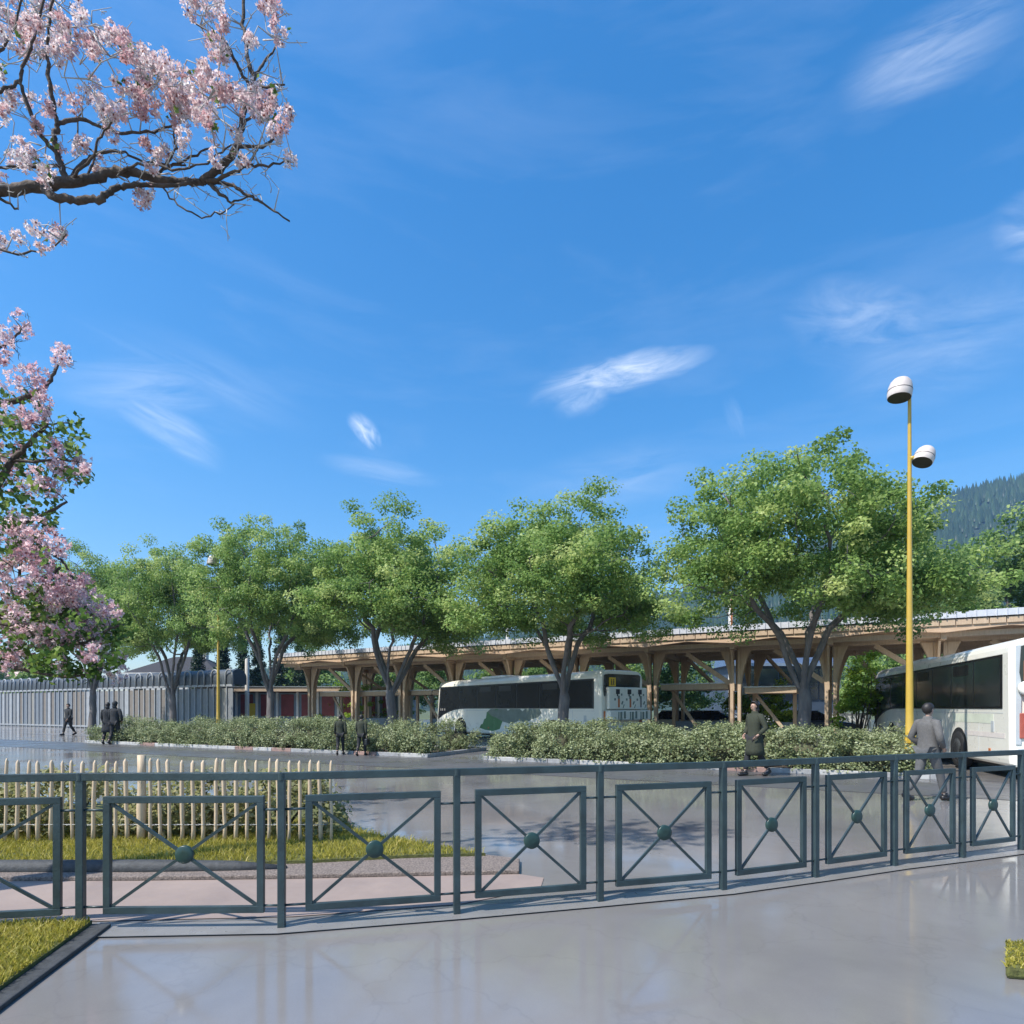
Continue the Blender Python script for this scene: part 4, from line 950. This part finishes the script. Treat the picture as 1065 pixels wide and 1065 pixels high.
def person(label, loc, rz, H=1.72, stride=.25, coat='coat_char', legs='trouser', long=False, arm=.18, hood=False, bag=None, elbow=.1, group=None, arms=None):
    """figure facing +y; stride swings the legs, arm swings the arms; arms = (left, right) overrides: 'pocket', 'up'"""
    root = thing('person', label, 'person', loc, rz, group); k = H / 1.75; V3 = lambda x, y, z: (x * k, y * k, z * k)
    S = Sk(); pel = S.add(V3(0, 0, .95), (.145*k, .105*k)); wa = S.add(V3(0, .0, 1.12), (.125*k, .09*k), pel); chest = S.add(V3(0, -.005, 1.32), (.155*k, .105*k), wa)
    up = S.add(V3(0, -.01, 1.43), (.12*k, .075*k), chest); nk = S.add(V3(0, .0, 1.51), .052*k, up); nk2 = S.add(V3(0, .012, 1.56), .05*k, nk)
    h1 = S.add(V3(0, .025, 1.615), (.066*k, .078*k), nk2); h2 = S.add(V3(0, .02, 1.675), (.074*k, .092*k), h1); h3 = S.add(V3(0, .012, 1.725), (.058*k, .072*k), h2)
    J = {}
    for s, nm in ((-1, 'l'), (1, 'r')):
        sw = stride * s; hip = V3(.095 * s, 0, .90); bend = .10 if sw < 0 else .03
        kn = V3(.10 * s, sw * .48 + .03, .50); an = V3(.10 * s, sw - (bend * 1.2 if sw < 0 else 0), .09 + (.05 if sw < 0 else 0)); toe = V3(.115 * s, sw + .15 - (bend if sw < 0 else 0), .03)
        a = S.add(hip, (.09*k, .095*k), pel); m1 = S.add([(p + q) / 2 for p, q in zip(hip, kn)], .078*k, a); b_ = S.add(kn, .056*k, m1); m2 = S.add(V3(.10*s, (kn[1] * .6 + an[1] * .4) / k - .02, .36), .056*k, b_); c = S.add(an, .038*k, m2); S.add(toe, .032*k, c)
        sh = V3(.185 * s, -.01, 1.405); asw = -arm * s
        pose = arms[0 if s < 0 else 1] if arms else None
        if pose == 'pocket': el = V3(.30 * s, -.06, 1.15); wr = V3(.22 * s, .10, .98)
        elif pose == 'up': el = V3(.23 * s, .10, 1.16); wr = V3(.12 * s, .25, 1.30)
        else: el = V3(.235 * s, asw * .45 - .02, 1.13); wr = V3(.25 * s, asw + elbow, .90)
        a1 = S.add(sh, .058*k, up); a1b = S.add([(p + q) / 2 for p, q in zip(sh, el)], .048*k, a1); e_ = S.add(el, .040*k, a1b); w_ = S.add(wr, .027*k, e_)
        dw = Vector(wr) - Vector(el); dw.normalize(); side = Vector((0, 1, 0)); side = (side - dw * side.dot(dw)).normalized(); pal = Vector(wr) + dw * .05 * k
        pi_ = S.add(pal, (.030*k, .018*k), w_)
        for q, ln in ((-.027, .062), (-.009, .075), (.009, .080), (.027, .068)):
            b0 = pal + side * q * k + dw * .03 * k; j1 = b0 + dw * ln * .5 * k; j2 = b0 + dw * ln * .9 * k + Vector((-s * .018 * k, 0, 0)); f0 = S.add(b0, .0105*k, pi_); f1 = S.add(j1, .009*k, f0); S.add(j2, .0075*k, f1)
        t0 = S.add(pal + side * .032 * k, .011*k, pi_); S.add(pal + side * .055 * k + dw * .035 * k, .009*k, t0)
        J[nm] = dict(sh=sh, el=el, wr=wr, hip=hip, kn=kn, an=an, toe=toe)
    body = skin_mesh('body', S.v, S.e, S.r, M['skin'], root)
    # face: nose, mouth and ears belong to the head's own surface
    bm = bmesh.new(); bm.from_mesh(body.data)
    def blob(c, r, sx=1, sy=1, sz=1):
        bmesh.ops.create_icosphere(bm, subdivisions=2, radius=1, matrix=Matrix.Translation(Vector(V3(*c))) @ Matrix.Diagonal((r * sx * k, r * sy * k, r * sz * k, 1)))
    blob((0, .108, 1.645), .013, .8, 1.3, 1.6); blob((-.073, .02, 1.655), .018, .5, 1, 1.6); blob((.073, .02, 1.655), .018, .5, 1, 1.6); blob((0, .096, 1.605), .018, 1.4, .5, .35)
    bm.to_mesh(body.data); bm.free()
    eye = MB()
    for s in (-1, 1): eye.lathe([(.001, .011 * k), (.008 * k, .006 * k), (.011 * k, 0)], 8, Matrix.Translation(V3(.03 * s, .094, 1.672)) @ Matrix.Rotation(-PI / 2, 4, 'X'))
    eye.obj('eyes', M['hair'], root)
    # hair or hood: a cap over back and crown
    bm = bmesh.new(); g = 1.0 if not hood else 1.16; bmesh.ops.create_icosphere(bm, subdivisions=3, radius=1)
    for v in bm.verts:
        n_ = math.sin(v.co.x * 9 + v.co.z * 5) * .02; v.co = Vector((v.co.x * .080 * g, v.co.y * .101 * g, v.co.z * .100 * g)) * (1 + n_) * k + Vector(V3(0, .008, 1.682))
    cut = [v for v in bm.verts if v.co.z < (1.70 if v.co.y > .05 * k else 1.668 if v.co.y > .012 * k else 1.575) * k or (v.co.y > .062 * k and v.co.z < 1.735 * k)]
    bmesh.ops.delete(bm, geom=cut, context='VERTS')
    if long or hood:      # longer at the nape
        bmesh.ops.create_icosphere(bm, subdivisions=2, radius=1, matrix=Matrix.Translation(Vector(V3(0, -.045, 1.575))) @ Matrix.Diagonal((.078 * k, .048 * k, .085 * k, 1)))
    me = bpy.data.meshes.new('hair'); bm.to_mesh(me); bm.free(); me.materials.append(M[coat] if hood else M['hair'])
    for p in me.polygons: p.use_smooth = True
    o = bpy.data.objects.new('hood' if hood else 'hair', me); COL.objects.link(o); o.parent = root; sd = o.modifiers.new('thick', 'SOLIDIFY'); sd.thickness = .012 * k; sd.offset = 1
    # jacket or long coat: a lofted trunk with a hem, sleeves to the wrists
    def loft(mb, rings, n=20, close=True):
        V = []; F = []
        for z, rx, ry, yo in rings:
            for q in range(n):
                t = 2 * PI * q / n; ct, st = math.cos(t), math.sin(t); V.append((rx * k * math.copysign(abs(ct) ** .8, ct), yo * k + ry * k * math.copysign(abs(st) ** .9, st), z * k))
        for i in range(len(rings) - 1):
            for q in range(n): F.append((i*n + q, i*n + (q+1) % n, (i+1)*n + (q+1) % n, (i+1)*n + q))
        mb.add(V, F + [tuple(range(n))[::-1], tuple((len(rings)-1)*n + q for q in range(n))], 0, True)
    C = MB(); top_ = [(1.0, .182, .128, 0), (1.12, .170, .122, .005), (1.24, .185, .132, .005), (1.36, .198, .130, -.005), (1.42, .190, .112, -.01), (1.465, .13, .088, -.01), (1.51, .078, .072, -.005), (1.545, .07, .07, .0)]
    low = [(.50, .235, .20, .0), (.62, .225, .19, .0), (.78, .21, .168, .0), (.90, .197, .145, 0)] if long else [(.80, .190, .150, .0), (.88, .190, .142, 0)]
    loft(C, low + top_)
    for nm in 'lr':
        j = J[nm]; sh = Vector(j['sh']); el = Vector(j['el']); wr = Vector(j['wr']); sg = -1 if nm == 'l' else 1
        C.tube([sh + Vector((-.07 * sg, 0, .015)) * k, sh + Vector((-.01 * sg, 0, .012)) * k, sh.lerp(el, .3), sh.lerp(el, .7), el, el.lerp(wr, .35), el.lerp(wr, .92)], [.075*k, .080*k, .074*k, .064*k, .060*k, .056*k, .046*k], 12)
    C.obj('coat' if long else 'jacket', M[coat], root)
    T = Sk(); pe = T.add(V3(0, 0, .95), (.160*k, .122*k))
    for s, nm in ((-1, 'l'), (1, 'r')):
        j = J[nm]; a = T.add(j['hip'], .105*k, pe); m_ = T.add([(p + q) / 2 for p, q in zip(j['hip'], j['kn'])], .094*k, a); b_ = T.add(j['kn'], .074*k, m_); c = T.add([(p + q) / 2 for p, q in zip(j['kn'], j['an'])], .070*k, b_); T.add([p * .12 + q * .88 for p, q in zip(j['kn'], j['an'])], .062*k, c)
    skin_mesh('trousers', T.v, T.e, T.r, M[legs], root, sub=2)
    for s, nm in ((-1, 'l'), (1, 'r')):
        j = J[nm]; an = Vector(j['an']); to = Vector(j['toe']); fw = (to - an); z0 = to.z; fw.z = 0; fw.normalize(); sh_ = MB(); lift = max(0, an.z - .09 * k)
        P = [Vector((an.x, an.y, 0)) + fw * t * k + Vector((0, 0, (.052 if t < .1 else .042) * k + lift * max(0, 1 - (t + .05) / .15))) for t in (-.075, -.05, 0, .05, .11, .17, .20)]
        sh_.tube(P, [.03*k, .048*k, .052*k, .052*k, .050*k, .042*k, .022*k], 12); sh_.tube([P[2], an + Vector((0, 0, .05 * k))], [.05*k, .05*k], 10); sh_.obj('shoe', M['shoe'], root)
    if bag:
        j = J[bag]; w = Vector(j['wr']); bt = thing('bag', 'dark bag carried by ' + label.split(' in ')[0].replace('person', 'the person'), 'bag', Vector(loc) + Matrix.Rotation(rz, 3, 'Z') @ (w + Vector((.02, .02, -.46 * k))), rz)
        b = MB(); b.box((0, 0, .16 * k), (.13 * k, .40 * k, .28 * k)); b.obj('body', M['darkplastic'], bt, .03); b = MB(); b.tube([(0, -.1 * k, .29 * k), (0, -.07 * k, .38 * k), (0, .07 * k, .38 * k), (0, .1 * k, .29 * k)], .012, 6); b.obj('handle', M['darkplastic'], bt)
    return root
def pat(px, d, z=.006): return (gx(px, d), d, z)
person('lone person in dark clothes walking before the arched screen at the far left', pat(71, 37), PI - .25, 1.86, .22, 'coat_char', arm=.16)
person('person in a long dark coat, left of the couple by the left hedge', pat(112, 27.7), PI * .08, 1.84, .12, 'coat_char', long=True, arms=(None, 'pocket'), group=None)
person('broad person in a dark hooded jacket, right one of the couple at the left hedge', pat(119.5, 27.6), PI * .02, 1.88, .14, 'coat_char', hood=True, arms=(None, 'pocket'))
person('person in dark olive jacket without a bag, left of the pair at the hedge', pat(354, 21.3), .15, 1.37, .16, 'coat_olive')
person('person in dark olive jacket with a bag, right of the pair', pat(376, 20.9), -.1, 1.37, .20, 'coat_olive', bag='r')
person('person in a long dark olive coat before the right hedge below the low shelter', pat(785, 14.6), PI * .62, 1.74, .20, 'coat_olive', long=True, arms=('pocket', 'pocket'))
person('person in a mid grey coat striding beside the right coach and lamp post', pat(965, 10.7), -PI * .42, 1.66, .27, 'coat_grey', 'trouser_grey', arms=('pocket', 'pocket'))
# ---------------------------------------------------------------- blossom trees overhanging from the left
def curve(pts, n):
    """Catmull-Rom through sighted points (bearing, height, depth)"""
    P = [P3(*p) for p in pts]; P = [P[0] * 2 - P[1]] + P + [P[-1] * 2 - P[-2]]; out = []
    for i in range(1, len(P) - 2):
        for k in range(n):
            t = k / n; a, b, c, d = P[i-1], P[i], P[i+1], P[i+2]
            out.append(.5 * ((2*b) + (c - a) * t + (2*a - 5*b + 4*c - d) * t*t + (-a + 3*b - 3*c + d) * t**3))
    out.append(P[-2]); return out
def flowers(centres, radii, seed, per=17, size=.034):
    """panicles: five petalled funnels turned outwards"""
    g = np.random.default_rng(seed); C = np.repeat(np.array(centres), per, 0); R = np.repeat(np.array(radii), per); n = len(C)
    v = g.normal(0, 1, (n, 3)); v /= np.linalg.norm(v, axis=1)[:, None]; p = C + v * (R * g.uniform(.45, 1.0, n))[:, None] * [.85, .85, 1.15]
    ax = v + g.normal(0, .35, (n, 3)) + [0, 0, -.15]; ax /= np.linalg.norm(ax, axis=1)[:, None]; t = np.cross(ax, g.normal(0, 1, (n, 3))); t /= np.linalg.norm(t, axis=1)[:, None]; s = np.cross(ax, t)
    L = (size * g.uniform(.7, 1.25, n))[:, None]; V = []; 
    base = p - ax * L * .55; V.append(base)
    for q in range(5):
        for (ang, rad, h) in ((-.42, .62, .15), (0, .95, .05), (.42, .62, .15)):
            a = q * 2 * PI / 5 + ang; V.append(p + (t * math.cos(a) + s * math.sin(a)) * L * rad + ax * L * h)
    V = np.stack(V, 1).reshape(-1, 3); o = np.arange(n)[:, None] * 16; F = np.concatenate([o + [0, 1 + 3*q, 2 + 3*q, 3 + 3*q] for q in range(5)]); B0 = np.stack([p + (t * math.cos(a) + s * math.sin(a)) * L * .30 + ax * L * .16 for a in (.3, 1.87, 3.44, 5.01)], 1).reshape(-1, 3); F = np.concatenate([F, len(V) + np.arange(n)[:, None] * 4 + [0, 1, 2, 3]]); V = np.concatenate([V, B0])
    ct = np.repeat(g.normal(.5, .16, len(centres)), per); T = np.concatenate([np.clip(np.tile(ct + g.normal(0, .18, n), 5), .1, 1), np.where(g.random(n) < .4, .0, .14)])
    return V, F, T
def blossom_tree(name, label, trunk, branches, clusters, seed, petal, rpx, dep, leafpts=None, nt=3, extra=0, zoom=1):
    g = random.Random(seed); root = thing(name, label, 'tree', (trunk[0][0].x, trunk[0][0].y, 0)); O = Vector((trunk[0][0].x, trunk[0][0].y, 0)); w = MB(); tw = MB(); sk = []
    tr = [Vector(p) - O for p, _ in trunk[1:]]; w.tube(tr, [r for _, r in trunk[1:]], 12)
    for pts, r0, r1 in branches:
        c = curve([(a_, b_, d_ * zoom) for a_, b_, d_ in pts], 5); k = len(c); jit = [Vector((g.gauss(0, 1), g.gauss(0, 1), g.gauss(0, 1))) * .006 for _ in c]
        c = [p + j for p, j in zip(c, jit)]; rad = [(r0 + (r1 - r0) * i / (k - 1)) * dep / 660 * g.uniform(.9, 1.12) for i in range(k)]
        w.tube([p - O for p in c], rad, 9 if r0 > 4 else 7 if r0 > 2 else 5); sk += list(zip(c, rad))
    w.obj('trunk', M['barkdark'], root); pos = np.array([p for p, _ in sk]); cen = []; rads = []
    def sprig(a, b, r, m=None):
        mid = (a + b) / 2 + Vector((g.gauss(0, .12), g.gauss(0, .12), g.gauss(0, .12))) * (b - a).length; (m or tw).tube([a - O, mid - O, b - O], [r * 1.5, r, r * .7], 5)
    for px, y in clusters:
        d = dep + g.gauss(0, .28) * zoom; c = P3(px, y, d); cen.append(c); rads.append(g.uniform(.8, 1.2) * rpx * dep / 620)
        dd = np.linalg.norm(pos - np.array(c), axis=1); i = int(np.argsort(dd)[g.randrange(0, 3)]); sprig(Vector(pos[i]), c, .0042); pos = np.concatenate([pos, [np.array(Vector(pos[i]).lerp(c, .55))]])
    for _ in range(extra):
        i = g.randrange(len(pos)); a = Vector(pos[i])
        if i < len(sk) and sk[i][1] > .016: continue
        if gx(-60, a.y) > a.x: continue
        v = Vector((g.gauss(.1, 1), g.gauss(0, .6), g.gauss(.35, .8))).normalized() * g.uniform(.1, .34); sprig(a, a + v, .0036)
        for _ in range(2): e = a + v * g.uniform(.4, .9); sprig(e, e + Vector((g.gauss(.1, 1), g.gauss(0, 1), g.gauss(.4, .8))).normalized() * g.uniform(.05, .13), .0028)
    tw.obj('twigs', M['twig'] if leafpts is None else M['barkdark'], root)
    V, F, T = flowers([c - O for c in cen], rads, seed, nt, .034 * dep / 5.2); np_obj('blossom', V, F, petal, root, T)
    # small reddish calyx buds between the flowers
    if leafpts:
        L = [P3(px, y, dep + .15 + g.gauss(0, .4) * zoom) - O for px, y in leafpts]; V, F, T = leaves(np.array(L), 11, .10 * zoom, .062 * zoom, seed + 5, .3, flat=1); np_obj('crown', V, F, M['leaf_blossom'], root, T)
    else:
        L = [c - O + Vector((g.gauss(0, .06), g.gauss(0, .06), g.gauss(0, .06))) for c in g.sample(cen, 45)]; V, F, T = leaves(np.array(L), 4, .05, .05, seed + 5, .3, flat=1); np_obj('crown', V, F, M['leaf_blossom'], root, T)
    return root
g = random.Random(21)
def fill(poly, n, seed):
    q = random.Random(seed); out = []; X = [p[0] for p in poly]; Y = [p[1] for p in poly]
    while len(out) < n:
        x = q.uniform(min(X), max(X)); y = q.uniform(min(Y), max(Y))
        if inside(poly, np.array([x]), np.array([y]))[0]: out.append((x, y))
    return out
D = 5.2

trunkA = [(Vector((-6.6, 4.1, 0)), 0), (Vector((-6.6, 4.1, -.1)), .24), (Vector((-6.55, 4.15, .6)), .19), (Vector((-6.5, 4.3, 2.2)), .17), (Vector((-6.45, 4.45, 3.8)), .155), (Vector((-6.2, 4.7, 5.0)), .13), (Vector((-5.6, 4.95, 5.55)), .10), (P3(-60, 204, 5.05), .084)]
B = [([(-60, 204, 5.05), (-20, 200, 5.1), (0, 198, D), (30, 195, D), (60, 192, D), (90, 187, D), (115, 180, 5.25), (135, 179, 5.25), (165, 186, 5.3), (190, 188, 5.3), (212, 189, 5.3)], 6.2, 3.4),
     ([(45, 196, D), (58, 205, 5.1), (75, 207, 5.1), (95, 207, 5.1), (108, 204, 5.1), (120, 196, 5.15), (140, 192, 5.2), (170, 193, 5.25), (205, 190, 5.28)], 4.4, 1.8),
     ([(210, 189, 5.3), (225, 178, 5.3), (240, 163, 5.3), (247, 148, 5.3), (252, 128, 5.35), (256, 105, 5.4), (264, 80, 5.4), (258, 65, 5.45), (256, 45, 5.45), (253, 20, 5.5), (254, -20, 5.5)], 4.2, 1.5),
     ([(258, 88, 5.4), (245, 65, 5.3), (237, 48, 5.25), (222, 35, 5.2), (198, 22, 5.2)], 2, .8), ([(264, 80, 5.4), (275, 65, 5.5), (285, 52, 5.5), (292, 38, 5.5)], 1.6, .9), ([(260, 90, 5.4), (280, 90, 5.3), (296, 87, 5.3)], 1.6, .8),
     ([(252, 130, 5.35), (265, 118, 5.4), (282, 102, 5.4)], 1.8, .7), ([(247, 153, 5.3), (272, 152, 5.3), (290, 138, 5.4), (302, 122, 5.4)], 2.0, .8), ([(215, 188, 5.3), (240, 180, 5.2), (258, 172, 5.2), (275, 172, 5.2), (302, 168, 5.2)], 2.2, .8),
     ([(258, 172, 5.2), (266, 158, 5.2), (270, 152, 5.2)], 1.4, .8), ([(216, 190, 5.3), (238, 191, 5.3), (258, 203, 5.3), (275, 212, 5.3), (301, 230, 5.3)], 2.2, .9), ([(216, 190, 5.3), (228, 200, 5.3), (240, 211, 5.3)], 2.4, 1.2), ([(240, 210, 5.3), (258, 204, 5.3)], 1.2, .7),
     ([(68, 192, D), (66, 178, D), (59, 158, D), (57, 140, D), (60, 128, D), (56, 110, 5.15), (51, 78, 5.1), (48, 48, 5.1), (53, 15, 5.05), (58, -20, 5.05)], 3.6, 1.0), ([(59, 128, D), (82, 124, 5.3), (100, 130, 5.35), (125, 138, 5.4), (160, 137, 5.45), (187, 127, 5.5)], 2.2, 1.0),
     ([(59, 160, D), (40, 136, 5.1), (28, 110, 5.05), (21, 86, 5.0), (25, 65, 5.0), (34, 45, 5.0), (46, -5, 4.95)], 2.3, 1.1), ([(21, 85, 5.0), (0, 95, 4.95), (-30, 105, 4.9)], 1.8, 1.2), ([(-15, 70, 4.9), (0, 54, 4.9), (14, 34, 4.9), (26, -10, 4.9)], 1.6, 1.0),
     ([(66, 173, D), (30, 173, 5.1), (0, 175, 5.0), (-30, 176, 5.0)], 1.8, 1.2), ([(70, 190, D), (85, 171, 5.3), (100, 160, 5.35), (125, 158, 5.4), (150, 168, 5.45), (195, 172, 5.5)], 2.2, .9), ([(73, 186, D), (95, 165, 5.0), (105, 140, 4.95), (125, 120, 4.9)], 1.6, .8),
     ([(150, 186, 5.3), (175, 175, 5.4), (205, 160, 5.45), (228, 150, 5.5)], 1.7, .8), ([(160, 187, 5.3), (182, 158, 5.3), (180, 140, 5.3), (190, 120, 5.3)], 1.5, .8), ([(-10, 202, D), (8, 211, 5.2), (18, 217, 5.2)], 2.0, 1.0),
     ([(168, 195, 5.25), (185, 212, 5.2), (210, 226, 5.15), (232, 220, 5.15), (243, 212, 5.2)], 1.0, .6), ([(-40, 240, 5.0), (0, 260, 5.0), (28, 263, 5.0), (52, 257, 5.0), (69, 246, 5.0)], 1.4, .7), ([(90, 187, D), (98, 160, 5.3), (80, 140, 5.4), (85, 110, 5.4)], 1.3, .7), ([(118, 181, 5.25), (150, 170, 5.1), (185, 176, 5.0), (215, 168, 5.0), (240, 150, 5.0)], 1.5, .7)]
cl = fill([(-30, -15), (62, -15), (60, 15), (86, 28), (86, 42), (62, 60), (30, 68), (-30, 75)], 48, 1) + fill([(95, 30), (104, 24), (135, 36), (150, 50), (173, 60), (173, 76), (150, 82), (128, 64), (90, 60)], 30, 2) + fill([(155, 95), (183, 68), (192, 68), (205, 85), (210, 66), (222, 66), (240, 92), (232, 118), (205, 125), (160, 122)], 40, 3)
cl += fill([(195, -5), (225, -5), (238, 15), (236, 34), (215, 32), (192, 18)], 9, 4) + fill([(215, 42), (228, 40), (245, 75), (260, 90), (250, 110), (240, 80)], 8, 5) + fill([(90, 75), (130, 75), (160, 90), (150, 130), (110, 128), (95, 105)], 15, 6) + fill([(0, 100), (90, 95), (90, 135), (0, 140)], 11, 7) + fill([(262, 85), (296, 90), (280, 118), (262, 125)], 12, 8) + fill([(80, 140), (230, 135), (235, 170), (80, 175)], 10, 9) + fill([(-20, 155), (60, 155), (60, 188), (-20, 188)], 9, 10)
cl += [(282, 3), (274, 8), (262, 41), (292, 38), (290, 32), (258, 45), (288, 140), (294, 128), (284, 133), (302, 168), (148, 207), (146, 200), (152, 200), (2, 250), (0, 255), (18, 246), (34, 237), (44, 252), (64, 243), (58, 248), (20, 152), (225, 165), (245, 140), (300, 122), (285, 12), (83, 12), (84, 18), (100, 40), (97, 50), (172, 158), (250, 165)]
blossom_tree('blossom_tree', 'tall bare twigged pink blossom tree arching over the picture from the upper left', trunkA, B, cl, 5, M['petalpale'], 9, D, nt=16, extra=260)
# the lower one, in leaf
DB = 8.5; ZB = DB / 6.0
trunkB = [(Vector((p.x * ZB, p.y * ZB, p.z if p.z < 1 else EYE + (p.z - EYE) * ZB)), r * 1.25) for p, r in [(Vector((-7.0, 6.7, .07)), 0), (Vector((-7.0, 6.7, -.05)), .17), (Vector((-6.98, 6.65, .9)), .13), (Vector((-6.9, 6.5, 2.0)), .115), (Vector((-6.8, 6.3, 3.2)), .09), (P3(-150, 480, 6.1), .06)]]
BB = [([(-180, 640, 6.3), (-100, 610, 6.0), (-40, 560, 6.0), (0, 500, 6.0), (12, 480, 6.0), (30, 462, 6.0), (50, 440, 6.0)], 6, 1.6), ([(-150, 480, 6.1), (-80, 450, 6), (-20, 425, 6), (20, 415, 6), (45, 405, 6), (56, 388, 6), (63, 375, 6)], 5, 1.0), ([(-40, 420, 6), (-10, 370, 6), (12, 355, 6), (22, 342, 6)], 2, .8),
      ([(-160, 560, 6.2), (-90, 560, 6), (-30, 545, 6), (10, 548, 6), (40, 538, 6), (70, 522, 6)], 5, 1.2), ([(-190, 660, 6.4), (-90, 650, 6), (-30, 640, 6), (0, 640, 6), (30, 620, 6), (50, 605, 6), (62, 590, 6)], 5, 1.3), ([(62, 640, 5.9), (75, 605, 5.9), (66, 585, 5.9), (60, 580, 5.9)], 1.6, 1.0), ([(-30, 645, 6), (15, 650, 5.9), (45, 662, 5.9), (85, 670, 5.9), (112, 655, 5.9), (128, 650, 5.9)], 3, 1.1), ([(-60, 670, 6.1), (0, 690, 6.0), (40, 700, 6), (80, 704, 6), (105, 695, 6)], 3, .9), ([(10, 548, 6), (20, 580, 6), (22, 620, 6), (45, 650, 6)], 2, .9), ([(40, 538, 6), (60, 560, 6), (58, 580, 6)], 1.6, .8), ([(12, 480, 6), (40, 480, 6), (62, 478, 6), (86, 482, 6)], 2, .9), ([(20, 415, 6), (35, 440, 6), (70, 440, 6)], 1.4, .7), ([(85, 670, 5.9), (105, 680, 5.9), (122, 688, 5.9)], 1.4, .7)]
cb = [(22, 335), (24, 341), (5, 350), (6, 356), (64, 366), (62, 374), (3, 375), (28, 390), (42, 390), (13, 397), (40, 410), (44, 416), (33, 430), (45, 430), (30, 436), (18, 470), (57, 468), (55, 476), (60, 485), (64, 490), (85, 478), (82, 486), (88, 490), (78, 494), (35, 500), (40, 506), (30, 508), (50, 505), (57, 510), (10, 480), (8, 500), (15, 540), (13, 550), (25, 552), (30, 558), (22, 548), (40, 548), (25, 570), (33, 574), (28, 580), (38, 585), (42, 578), (0, 590), (-4, 600), (55, 575), (60, 569), (58, 562), (30, 600), (38, 604), (24, 610), (15, 625), (10, 618), (45, 625), (52, 618), (57, 628), (48, 634), (85, 603), (90, 612), (82, 610), (72, 620), (78, 626), (95, 640), (90, 634), (100, 646), (112, 630), (118, 634), (108, 640), (50, 652), (60, 660), (58, 668), (45, 662), (64, 672), (15, 678), (22, 684), (8, 672), (90, 682), (85, 676), (96, 688), (104, 668), (108, 664), (120, 686), (118, 694), (122, 700), (60, 682), (10, 655), (5, 635), (-10, 640), (-12, 560), (-15, 520), (-10, 460), (-20, 680), (20, 440), (8, 430), (18, 660), (30, 640)] + fill([(-60, 380), (-10, 380), (-10, 690), (-60, 690)], 16, 12)
lf = fill([(-50, 400), (0, 400), (48, 412), (50, 440), (75, 455), (85, 470), (88, 500), (70, 528), (50, 545), (62, 565), (60, 590), (80, 610), (110, 645), (128, 655), (120, 690), (95, 708), (40, 703), (0, 690), (-50, 690)], 330, 14) + fill([(60, 430), (85, 440), (80, 470), (62, 470)], 7, 15) + fill([(120, 645), (135, 650), (133, 666), (122, 664)], 6, 16) + fill([(0, 600), (125, 655), (120, 690), (95, 706), (40, 702), (0, 690)], 90, 17)
cb += fill([(-5, 540), (45, 530), (60, 590), (80, 620), (115, 640), (112, 690), (60, 690), (-5, 690)], 45, 18)
blossom_tree('blossom_tree', 'lower pink blossom tree in green leaf hanging in at the left edge', trunkB, BB, cb, 9, M['petal'], 11.5, DB, lf, nt=18, extra=160, zoom=ZB)
# ---------------------------------------------------------------- the air: far hills fade to blue
b = MB(); b.box((500, 780, 190), (5000, 2000, 400)); hz = b.obj('haze', []); tag(hz, 'pale blue haze filling the valley', 'haze', kind='stuff')
hm = bpy.data.materials.new('haze'); hm.use_nodes = True; t = hm.node_tree; t.nodes.remove(t.nodes['Principled BSDF']); pv = t.nodes.new('ShaderNodeVolumePrincipled')
pv.inputs['Color'].default_value = (.36, .62, 1.0, 1); pv.inputs['Density'].default_value = .0003; pv.inputs['Anisotropy'].default_value = .2
t.links.new(pv.outputs[0], t.nodes['Material Output'].inputs['Volume']); hz.data.materials.append(hm)
